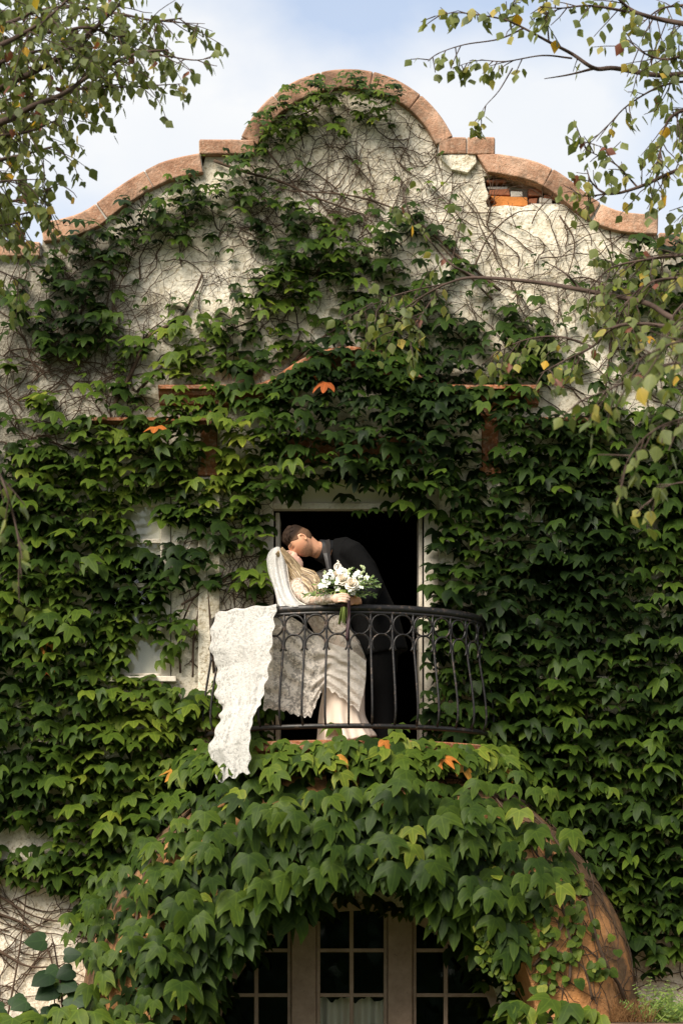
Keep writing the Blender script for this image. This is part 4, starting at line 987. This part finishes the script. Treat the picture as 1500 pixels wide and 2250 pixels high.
# ---- bride
bride = thing('person', 'bride in a champagne lace gown and long white veil leaning back against the balcony railing', 'person', tuple(P(758, 1634, -.3)))
BH = P(632, 1239, -.31); bF = Vector((.46, -.10, .88)); bU = Vector((-.89, -.04, .45))
by = -.31
mb = MB(); bfr = head_mesh(mb, BH, bF, bU, .96, False); C_, R_, F_, U_ = bfr
mb.tube([BH-U_*.03-F_*.02, P(648, 1254, by), P(660, 1266, by)], [.045, .046, .055], 14)
mb.tube([P(654, 1258, by), P(668, 1282, by), P(698, 1334, by), P(726, 1384, by), P(750, 1440, by), P(754, 1470, by)], [(.05, .05), (.165, .085), (.145, .095), (.12, .09), (.16, .12), (.15, .11)], 16)
for y in (by-.08, by+.08): mb.tube([P(752, 1460, y), P(756, 1540, y), P(762, 1628, y)], [.08, .055, .035], 10)
mb.tube([P(652, 1284, by-.14), P(662, 1306, by-.21), P(682, 1320, -.63), P(712, 1317, -.76), P(735, 1315, -.845)], [.045, .04, .036, .030, .024], 12)
mb.tube([P(664, 1276, by+.14), P(700, 1270, by+.2), P(735, 1250, by+.16)], [.045, .038, .03], 10)
hw = P(739, 1315, -.862); mb.ball(hw, (.030, .019, .034), 12, 9)
for k, (dz, ln) in enumerate(((.026, .94), (.010, 1.04), (-.008, 1.0), (-.024, .84))):
    finger(mb, [hw+Vector((.010, -.004, dz*.9)), hw+Vector((.012+.026*ln, -.022, dz+.003)), hw+Vector((.012+.056*ln, -.024, dz-.001)), hw+Vector((.012+.080*ln, -.010, dz-.006))], [.0098, .0094, .0085, .006])
finger(mb, [hw+Vector((.004, .012, .020)), hw+Vector((.026, .030, .034)), hw+Vector((.050, .026, .036))], [.011, .010, .007])
body = mb.build('body', M['skin'], bride, True); baked(body, [('REMESH', dict(mode='VOXEL', voxel_size=.0042)), ('SMOOTH', dict(factor=.5, iterations=2))]); body.data.shade_smooth()
paint(body, bfr, False, .96, (.66, .43, .32), (.70, .36, .28))
hr = MB()
def cap_f(d, p):
    x, y, z = p; line = z-(.07 if y > .03 else .07-(.03-y)*1.6); t_ = sm(-.012, .012, line)
    return -.006+.013*t_, .5+.35*mnoise.noise(Vector((x*60, y*12, z*12)))
head_mesh(hr, BH, bF, bU, .96, False, cap_f, .5, 64, 48)
rr = random.Random(5)
Lp = [(606, 1216), (624, 1236), (634, 1268), (642, 1296), (652, 1318), (664, 1326)]
Rp = [(618, 1204), (638, 1223), (661, 1245), (690, 1262), (709, 1284), (722, 1301)]
lq = catmull([(*p, 0) for p in Lp], 5); rq = catmull([(*p, 0) for p in Rp], 5)
for k in range(150):
    w = rr.random(); depth = rr.random(); n = len(lq); end = int(n*rr.uniform(.7, 1)); ph = rr.uniform(0, 6.3)*.35+w*5; am = rr.uniform(5, 12); pts = []; rad = []
    for i in range(end):
        f = i/n; p = lq[i].lerp(rq[i], min(1, max(0, w+.10*math.sin(f*9+ph)*f)))
        wob = am*sm(.1, .8, f)*math.sin(f*14+ph); ysh = -.405-.05*math.sin(math.pi*w)*(1-.2*depth)-.03*depth*f-.10*sm(.3, 1, f)
        pts.append(P(p.x+wob*.7, p.y-wob*.5, ysh+.012*math.cos(f*17+ph)*f)); rad.append((.0095*(1-.5*f)+.001)*rr.uniform(.9, 1.1))
    if len(pts) > 3: hr.tube(pts, [(r_*.6, r_) for r_ in rad], 5, min(1, max(0, rr.gauss(.5, .34))))
hr.build('hair', M['hair_f'], bride, True)
# gown: fitted bodice and satin skirt, closed loft with soft pleats
gp = [((655, 1272), .10, .05), ((668, 1284), .178, .095), ((698, 1334), .158, .108), ((726, 1384), .135, .104), ((746, 1425), .168, .138), ((755, 1470), .178, .160), ((755, 1520), .175, .150), ((752, 1575), .20, .165), ((757, 1612), .24, .185), ((762, 1634), .27, .20)]
cv = catmull([(a[0], a[1], 0) for a, _, _ in gp], 6); r1 = np.interp(np.linspace(0, len(gp)-1, len(cv)), range(len(gp)), [g[1] for g in gp]); r2 = np.interp(np.linspace(0, len(gp)-1, len(cv)), range(len(gp)), [g[2] for g in gp])
vs = []; n = 72
for i, p in enumerate(cv):
    c = P(p.x, p.y, by); q0, q1 = cv[max(0, i-1)], cv[min(len(cv)-1, i+1)]; d = (P(q1.x, q1.y, by)-P(q0.x, q0.y, by)).normalized(); b_ = d.cross(Vector((0, -1, 0))); f = sm(.6, 1, i/len(cv))
    for k in range(n):
        a = 2*math.pi*k/n; w = 1+f*(.09*math.sin(a*9+p.y*.02)+.05*math.sin(a*17+1))
        vs.append(c+Vector((0, -1, 0))*(r1[i]*w*math.cos(a))+b_*(r2[i]*w*math.sin(a)))
b = MB(); b.add(vs, [(i*n+k, i*n+(k+1) % n, (i+1)*n+(k+1) % n, (i+1)*n+k) for i in range(len(cv)-1) for k in range(n)]+[tuple(range(n))[::-1], tuple((len(cv)-1)*n+k for k in range(n))]); b.build('gown', M['gown'], bride, True)
b = MB(); b.tube([P(652, 1282, by-.145), P(662, 1306, by-.215), P(682, 1320, -.63), P(712, 1317, -.76), P(732, 1315, -.835)], [.053, .048, .044, .038, .030], 14, .0); b.build('sleeve', M['lace_sleeve'], bride, True)
b = MB(); b.tube([P(662, 1277, by+.13), P(700, 1270, by+.2), P(730, 1253, by+.17)], [.053, .046, .036], 14, .6); b.build('sleeve', M['lace_sleeve'], bride, True)
b = MB(); b.tube([P(658, 1274, by-.02), P(670, 1286, by), P(700, 1336, by), P(727, 1384, by), P(747, 1425, by), P(755, 1462, by)], [(.13, .075), (.186, .102), (.166, .115), (.142, .112), (.176, .146), (.186, .168)], 32, .25); b.build('lace_bodice', M['lace_sleeve'], bride, True)
# sheer lace overskirt gathered across the railing side
_pc = {}
def polys(pts, u):
    k = id(pts)
    if k not in _pc: _pc[k] = [tuple(p)[:2] for p in catmull([(*p, 0) for p in pts], 8)]
    return poly(_pc[k], u)
def poly(pts, u):
    x = u*(len(pts)-1); i = min(int(x), len(pts)-2); f = x-i; return pts[i][0]*(1-f)+pts[i+1][0]*f, pts[i][1]*(1-f)+pts[i+1][1]*f
T_ = [(600, 1338), (625, 1345), (658, 1366), (690, 1392), (715, 1408), (740, 1418), (772, 1428), (804, 1452)]
B_ = [(578, 1558), (618, 1560), (652, 1572), (683, 1576), (700, 1532), (712, 1508), (746, 1530), (788, 1562)]
def over(u, v):
    a = poly(T_, u); c = poly(B_, u); px = a[0]*(1-v)+c[0]*v; py = a[1]*(1-v)+c[1]*v
    px += 5*math.sin(v*3.14)*(1 if u > .8 else 0)
    fold = math.sin((v*7.5-u*1.2)*4.2+1.2*mnoise.noise(Vector((u*4, v*3, 0)))*2)
    y = by-.185-.05*math.exp(-((px-752)/60)**2)-.03*(1-u)+.009*fold*(.5+.5*sm(0, .3, v))+.02*mnoise.noise(Vector((u*7, v*7, 2)))
    py += 3.5*mnoise.noise(Vector((u*40, v*1, 4)))*sm(.85, 1, v)+2.5*math.sin(u*90)*sm(.9, 1, v)
    return P(px, py, y)
b = MB(); b.grid(over, 110, 70, .0)
nv_ = len(b.v); b.t = [ (lambda u, v: .25+.75*sm(.42, .66, u+.25*(1-v)-.1) if True else 0)( (i % 111)/110, (i//111)/70 ) for i in range(nv_)]
b.t = [x_*.95 if x_ > .3 else 0 for x_ in b.t]; b.build('lace_overskirt', M['lace_sheer'], bride, True)
# veil on the head and its long lace train thrown over the handrail
FE = [(615, 1202), (627, 1226), (634, 1260), (641, 1296), (654, 1320), (674, 1331)]; BE = [(608, 1201), (595, 1208), (587, 1225), (590, 1256), (600, 1290), (606, 1316), (612, 1336)]
def veil(u, v):
    a = polys(FE, v); c = polys(BE, v); s = u
    px = a[0]*(1-s)+c[0]*s; py = a[1]*(1-s)+c[1]*s
    y = -.415-.10*math.sin(math.pi*(.12+.88*s))*(.5+.5*v)-.20*sm(.35, 1, v)+.22*s**3*(1-v)+.055*math.exp(-((s-.48+.12*v)/.13)**2)*sm(.05, .3, v)*(1-sm(.7, 1, v))+.03*math.exp(-((s-.8)/.08)**2)*sm(.1, .4, v)+.010*math.sin(s*11+v*3+1.5*math.sin(v*5))*(.3+.7*v)
    return P(px+2*math.sin(v*9+s*7)*v, py, y)
b = MB(); b.grid(veil, 26, 40, .75); vt = []
for i in range(len(b.v)):
    u = (i % 27)/26; vt.append((.84+.20*mnoise.noise(Vector((u*6, (i//27)/40*1.2, 5)))-.2*sm(.7, 1, u)) if u > .08 else .35)
b.t = vt; b.build('veil', M['tulle'], bride, True)
LE = [(487, 1376), (474, 1415), (468, 1442), (479, 1470), (474, 1500), (475, 1535), (488, 1552), (484, 1580), (470, 1612), (456, 1652), (474, 1676), (480, 1718)]
RE = [(612, 1338), (606, 1370), (600, 1405), (595, 1440), (588, 1480), (580, 1520), (572, 1548), (560, 1566), (553, 1590), (549, 1620), (549, 1660), (548, 1696)]
def train(u, v):
    f = math.radians(-66+37*u)
    if v < .1:
        s = v/.1; a = math.pi*(1-s)*.95+.0; rr_ = .045
        p = bow(f, aa+rr_*math.cos(a), bb_+rr_*math.cos(a), ZT+.018+rr_*.5*math.sin(a)-(.12*(1-s)**3))
        return p+Vector((0, 0, .006*math.sin(u*20)))
    s = (v-.1)/.9; a = poly(LE, s); c = poly(RE, s); px = a[0]*(1-u)+c[0]*u; py = a[1]*(1-u)+c[1]*u
    rx_, ry_ = proj(bow(f, aa+.045, bb_+.045, ZT+.012)); w_ = 1-sm(0, .3, s); px += (rx_-(LE[0][0]*(1-u)+RE[0][0]*u))*w_; py += (ry_-(LE[0][1]*(1-u)+RE[0][1]*u))*w_
    y0 = -(bb_+.045)*math.cos(f)
    edge = math.exp(-u/.08)+math.exp(-(1-u)/.08)
    px += edge*(2.6*math.sin(s*70)+4*mnoise.noise(Vector((s*22, u*2, 1)))); py += sm(.93, 1, s)*(5*math.sin(u*15)+4*mnoise.noise(Vector((u*9, 0, 7))))
    y = y0-.07*sm(0, .25, s)-.38*s*sm(-.1, .7, s)*(.55+.45*(1-u))+(.012*math.sin(u*11+1.6*math.sin(s*4)+s*2)+.006*math.sin(u*27+s*5+2*math.sin(s*6))+.012*mnoise.noise(Vector((u*5, s*2.5, 3))))*sm(0, .2, s)
    return P(px, py, y)
b = MB(); b.grid(train, 90, 150, .0); b.t = [max(0, min(.92, .95-1.25*math.exp(-((i % 91)/90)/.22)-.9*math.exp(-(1-(i % 91)/90)/.10)-.8*sm(.8, 1, (i//91)/150))) for i in range(len(b.v))]; b.build('veil_train', M['lace_veil'], bride, True)
b = MB()
for i in range(64):
    v = .06+.92*i/63; p = veil(0.02, v); b.ball(p+Vector((0, -.006, 0)), .0042, 6, 4, .9)
b.build('beaded_edge', M['blind'], bride, True)
# ================================================================ bouquet
M['petal'] = simple('cream_petals', (.84, .76, .64), .6, .25, .04, 20, .1, 60); M['petal_w'] = simple('white_petals', (.78, .77, .68), .6, .25, .06, 20, .1, 60)
M['bud'] = simple('green_white_buds', (.50, .56, .30), .6, .25, .2, 30, .1, 60)
M['stalk'] = simple('green_stalks', (.20, .25, .06), .5, .3, .3, 20, .1, 60); M['ribbon'] = simple('burgundy_ribbon', (.035, .012, .014), .45, .35, .2, 20, .1, 60)
bq = thing('bouquet', 'bridal bouquet of white roses, snapdragons and green sprigs held over the railing', 'bouquet', tuple(P(754, 1320, -.84)))
QY = -.84; Q = lambda px, py, dy=0: P(px, py, QY+dy)
def rose(px, py, dy, r):
    c = Q(px, py, dy); ax = Vector((rnd.uniform(-.2, .2), -.85, .5)).normalized(); rx = ax.orthogonal().normalized(); ry = ax.cross(rx); b = MB()
    for ring, (cnt, rad, ht, open_) in enumerate(((3, .25, .55, .1), (4, .45, .55, .25), (5, .68, .45, .45), (6, .9, .25, .7), (7, 1.0, .0, .95))):
        for k in range(cnt):
            a0 = 2*math.pi*(k+rnd.random()*.3)/cnt+ring*.7; w = 1.35*math.pi/cnt*1.25
            def pet(u, v):
                a = a0+(u-.5)*w*1.3; rr_ = r*rad*(.35+.65*v+.12*open_*v*v)*(1+.05*math.sin(u*7)); h = r*(ht*v-.35*(1-v)-open_*.25*v*v)-r*.12*(2*u-1)**2*v
                return c+rx*(rr_*math.cos(a))+ry*(rr_*math.sin(a))+ax*h
            b.grid(pet, 5, 4)
    b.build('rose', M['petal'], bq, True)
rose(752, 1271, -.02, .046); rose(772, 1281, -.04, .047); rose(738, 1262, .05, .030)
def floret(px, py, dy, r, mat='petal_w', nm='flower'):
    c = Q(px, py, dy); b = MB(); ax = Vector((rnd.uniform(-.5, .5), -.8, rnd.uniform(0, .7))).normalized(); rx = ax.orthogonal().normalized(); ry = ax.cross(rx)
    for k in range(5):
        a0 = k*1.257+rnd.random()*.3
        b.grid(lambda u, v: c+(rx*math.cos(a0+(u-.5)*1.1)+ry*math.sin(a0+(u-.5)*1.1))*(r*v*(1-.25*(2*u-1)**2*v))+ax*(r*(.15+.35*v-.3*v*v)), 3, 3)
    b.ball(c+ax*r*.15, r*.22, 6, 4); b.build(nm, M[mat], bq, True)
for px, py in ((727, 1256), (722, 1262), (731, 1264), (729, 1272), (716, 1268), (752, 1252), (745, 1257), (758, 1256), (782, 1262), (790, 1266), (778, 1268), (787, 1258), (742, 1294), (748, 1298), (737, 1291), (770, 1297), (778, 1300), (774, 1305), (786, 1284), (792, 1290), (784, 1293), (740, 1281), (708, 1282), (714, 1287), (704, 1288), (804, 1271), (808, 1280), (720, 1282), (764, 1262), (733, 1284), (795, 1278), (712, 1276)):
    floret(px+rnd.uniform(-1, 1), py+rnd.uniform(-1, 1), rnd.uniform(-.05, .03), rnd.uniform(.015, .024))
def spike(pts, n=14):
    q = catmull([(*p, 0) for p in pts], 6); b = MB(); b.tube([Q(p.x, p.y, .02) for p in q], .003, 5)
    for k in range(n):
        f = k/(n-1); p = q[int(f*(len(q)-1))]; r = .0105*(1-.55*f); b.ball(Q(p.x+rnd.uniform(-3.4, 3.4)*(1-f*.5), p.y+rnd.uniform(-2, 2), rnd.uniform(-.02, .02)), (r, r, r*1.3), 7, 5)
    b.build('snapdragon_spike', M['bud'], bq, True)
spike([(786, 1284), (794, 1262), (799, 1248), (792, 1243)], 20); spike([(716, 1284), (712, 1266), (714, 1255)]); spike([(760, 1268), (764, 1256), (772, 1249)]); spike([(790, 1290), (800, 1276), (806, 1262)]); spike([(700, 1290), (710, 1280), (722, 1276)], 10)
M['sprig'] = leaf_mat('sprig_leaf', [(0, (.03, .06, .018)), (.6, (.075, .125, .035)), (1, (.20, .25, .09))], .2)
lv = []; sp = MB()
for pts, n, sz in (([(750, 1300), (720, 1296), (690, 1302), (668, 1308)], 26, .034), ([(750, 1298), (725, 1302), (700, 1308), (684, 1306)], 20, .03), ([(770, 1296), (800, 1290), (820, 1286), (832, 1286)], 26, .032), ([(770, 1300), (800, 1300), (818, 1305), (824, 1308)], 22, .03),
                   ([(760, 1290), (740, 1276), (722, 1274)], 12, .05), ([(756, 1292), (730, 1284), (704, 1276)], 14, .048), ([(780, 1284), (800, 1276), (818, 1268)], 18, .034), ([(765, 1282), (766, 1262), (772, 1250)], 12, .034), ([(785, 1290), (812, 1280), (826, 1274)], 16, .03), ([(752, 1300), (748, 1306), (740, 1310)], 14, .04), ([(770, 1300), (786, 1306), (800, 1308)], 14, .036), ([(700, 1300), (706, 1286), (716, 1276)], 12, .036)):
    q = catmull([(*p, 0) for p in pts], 6); dy = rnd.uniform(-.03, .05); sp.tube([Q(p.x, p.y, dy) for p in q], .002, 4)
    for k in range(n):
        i = min(len(q)-2, int((k+1)/n*(len(q)-1))); p = q[i]; d = Q(q[i+1].x, q[i+1].y)-Q(p.x, p.y); sd = Vector((-d.z, 0, d.x)).normalized()*(1 if k % 2 else -1)
        dn = (d.normalized()*.8+sd*.7+Vector((0, rnd.gauss(-.1, .4), 0))); lv.append((0, basis((rnd.gauss(0, .4), -.8, .5), dn, 0, sz*rnd.uniform(.7, 1.15), 1.4), np.array(Q(p.x, p.y, dy)), min(1, max(0, rnd.gauss(.5, .25)))))
for k in range(60):
    lv.append((0, basis((rnd.gauss(0, .6), -.7, .5), (rnd.gauss(0, 1), -.2, rnd.gauss(.2, .7)), 0, rnd.uniform(.03, .055), 1.5), np.array(Q(762+rnd.gauss(0, 24), 1280+rnd.gauss(0, 11), rnd.uniform(-.0, .07))), min(1, max(0, rnd.gauss(.4, .25)))))
plant_leaves(bq, lv, lance, M['sprig'], 'sprig', 300, 'sprig_leaf'); sp.build('sprig_stems', M['stalk'], bq, kind='stuff')
for k in range(16):
    a = rnd.uniform(0, 6.28); r = .024*math.sqrt(rnd.random()); b = MB()
    b.tube([Q(757+rnd.uniform(-12, 12), 1296, .02*math.sin(a)), Q(757+r*150*math.cos(a), 1318, .02*math.sin(a)), Q(753.5+r*430*math.cos(a), 1366+rnd.uniform(-4, 7), .025*math.sin(a))], .0042, 6); b.build('stalk', M['stalk'], bq, True)
b = MB(); b.tube([Q(757.5, 1306), Q(757, 1320), Q(756.5, 1334)], [.030, .0265, .027], 12); b.build('ribbon_wrap', M['ribbon'], bq, True)
b = MB(); b.grid(lambda u, v: Q(762+6.5*u+1.5*math.sin(v*5)-(1.2*v), 1312+94*v+(4*u if v > .98 else 0), -.035-.006*math.sin(v*7+u*3)), 3, 16); o = b.build('ribbon', M['ribbon'], bq, True); sd_ = o.modifiers.new('thick', 'SOLIDIFY'); sd_.thickness = .0012
# small round pendant
pd = thing('pendant', 'small round white pendant on a short chain above the bouquet', 'pendant', tuple(P(742, 1246, -.47)))
b = MB(); c = P(742, 1246.5, -.47); b.tube([c+Vector((0, .004, 0)), c+Vector((0, -.004, 0))], .026, 20); b.build('disc', M['blind'], pd, False, .002)
b = MB(); b.tube([c+Vector((.026*math.cos(a), -.005, .026*math.sin(a))) for a in np.linspace(0, 6.283, 25)], .004, 6); b.build('rim', M['blind'], pd, True)
b = MB(); b.tube([c+Vector((-.006, -.0055, -.012)), c+Vector((0, -.0055, .002)), c+Vector((.006, -.0055, .010)), c+Vector((-.002, -.0055, .013))], .0022, 5); b.build('engraving', M['satin'], pd, True)
b = MB()
for dx, py, r in ((-.004, 1238.5, .008), (.006, 1235.5, .007), (.0, 1232.5, .006)): b.ball(P(742, py, -.47)+Vector((dx, 0, 0)), r, 8, 6)
b.build('chain', M['blind'], pd, True)
# ================================================================ plants by the entrance
M['shrub'] = leaf_mat('shrub_leaf', [(0, (.007, .020, .006)), (1, (.020, .046, .011))], .15); M['fern'] = leaf_mat('fern_leaf', [(0, (.06, .11, .025)), (1, (.17, .24, .05))], .3)
sh = thing('shrub', 'young shrub with large smooth dark leaves left of the entrance hood', 'shrub', tuple(P(125, 2240, -.75)))
lv = []; b = MB(); b.tube([P(140, 2245, -.75), P(135, 2170, -.72), P(120, 2080, -.7), P(112, 2050, -.7)], [.01, .008, .006, .003], 6); b.build('stem', M['bark'], sh, True)
for px, py, sx, rx_, s in ((100, 2066, 1, .35, .15), (142, 2098, -1, .3, .12), (128, 2128, 1, .6, .12), (110, 2140, 1, 1.0, .16), (135, 2160, -1, .9, .15), (120, 2170, 1, .8, .16), (150, 2190, -1, .7, .16), (60, 2200, 1, .8, .13), (30, 2190, -1, .9, .13), (135, 2215, 1, .7, .15), (90, 2225, -1, .8, .14), (160, 2130, 1, .4, .13), (10, 2215, 1, .6, .14), (50, 2225, -1, .7, .14)):
    lv.append((rnd.randrange(2), basis((.2*sx, -.75, rx_*.8), (-sx*.9, -.3, -.25-rx_*.3), rnd.gauss(0, .2), s), np.array(P(px, py, -.76-rnd.random()*.1)), rnd.random()))
plant_leaves(sh, lv, YOUNG, M['shrub'], 'shrub')
fe = thing('fern', 'bright green feathery fern clump on the planter right of the hood leg', 'fern', tuple(P(1450, 2246, -.8)))
lv = []; b = MB()
for k in range(46):
    base = P(rnd.uniform(1410, 1520), 2246, -rnd.uniform(.55, 1.05)); a = rnd.gauss(0, .5); ln = rnd.uniform(.18, .42); pts = []
    for i in range(9):
        f = i/8; pts.append(base+Vector((math.sin(a)*ln*f, -.12*f*f, ln*(f-.25*f*f)*math.cos(a))))
    b.tube(pts, [.003*(1-.7*i/9) for i in range(9)], 4)
    for i in range(1, 9):
        d = pts[i]-pts[i-1]; sd = Vector((d.z, 0, -d.x)).normalized()
        for s in (1, -1): lv.append((0, basis((rnd.gauss(0, .3), -.8, .6), sd*s+d.normalized()*.6, 0, .05*(1.15-.1*i), 1.5), np.array(pts[i]), rnd.random()))
b.build('frond_stems', M['stalk'], fe, kind='stuff'); plant_leaves(fe, lv, lance, M['fern'], 'fern', 300, 'frond_leaf', 'frond_mass')
dg_ = MB(); M['dry'] = simple('dry_grass', (.16, .085, .035), .9, .1)
for k in range(240):
    p = P(rnd.uniform(1340, 1430), 2246, -rnd.uniform(.7, 1.15)); a = rnd.gauss(0, .6); l_ = rnd.uniform(.05, .19)
    dg_.tube([p, p+Vector((math.sin(a)*l_*.5, rnd.gauss(0, .02), l_*.6)), p+Vector((math.sin(a)*l_*1.1, rnd.gauss(0, .04), l_*.95))], [.0025, .002, .0008], 3, .5, False)
o = dg_.build('dry_grass', M['dry'], kind='stuff'); o['label'] = 'dry brown grass tuft at the foot of the right hood leg'; o['category'] = 'grass'
# trees of the garden opposite the house (seen only as reflections in the panes)
b = MB(); M['wood'] = simple('far_foliage', (.025, .04, .014), .9, .1, .5, 1.5)
b.grid(lambda u, v: Vector((-45+90*u, -34-3*math.sin(v*3.14)*(1+.4*mnoise.noise(Vector((u*30, v*3, 0)))), v*(5.2+1.6*mnoise.noise(Vector((u*14, 0, 3)))))), 120, 10)
items = [(0, basis((rnd.gauss(0, .5), 1, rnd.gauss(.3, .5)), (rnd.gauss(0, .4), 0, -1), 0, rnd.uniform(.25, .5)), np.array((rnd.uniform(-45, 45), rnd.uniform(-33.5, -29.6), rnd.uniform(.1, 6))), .3) for _ in range(5000)]
b.build('garden_wood', M['wood'], kind='stuff')
link('garden_foliage', mass_mesh('garden_foliage', BIRCH[:1], items), M['shrub'], None, kind='stuff')
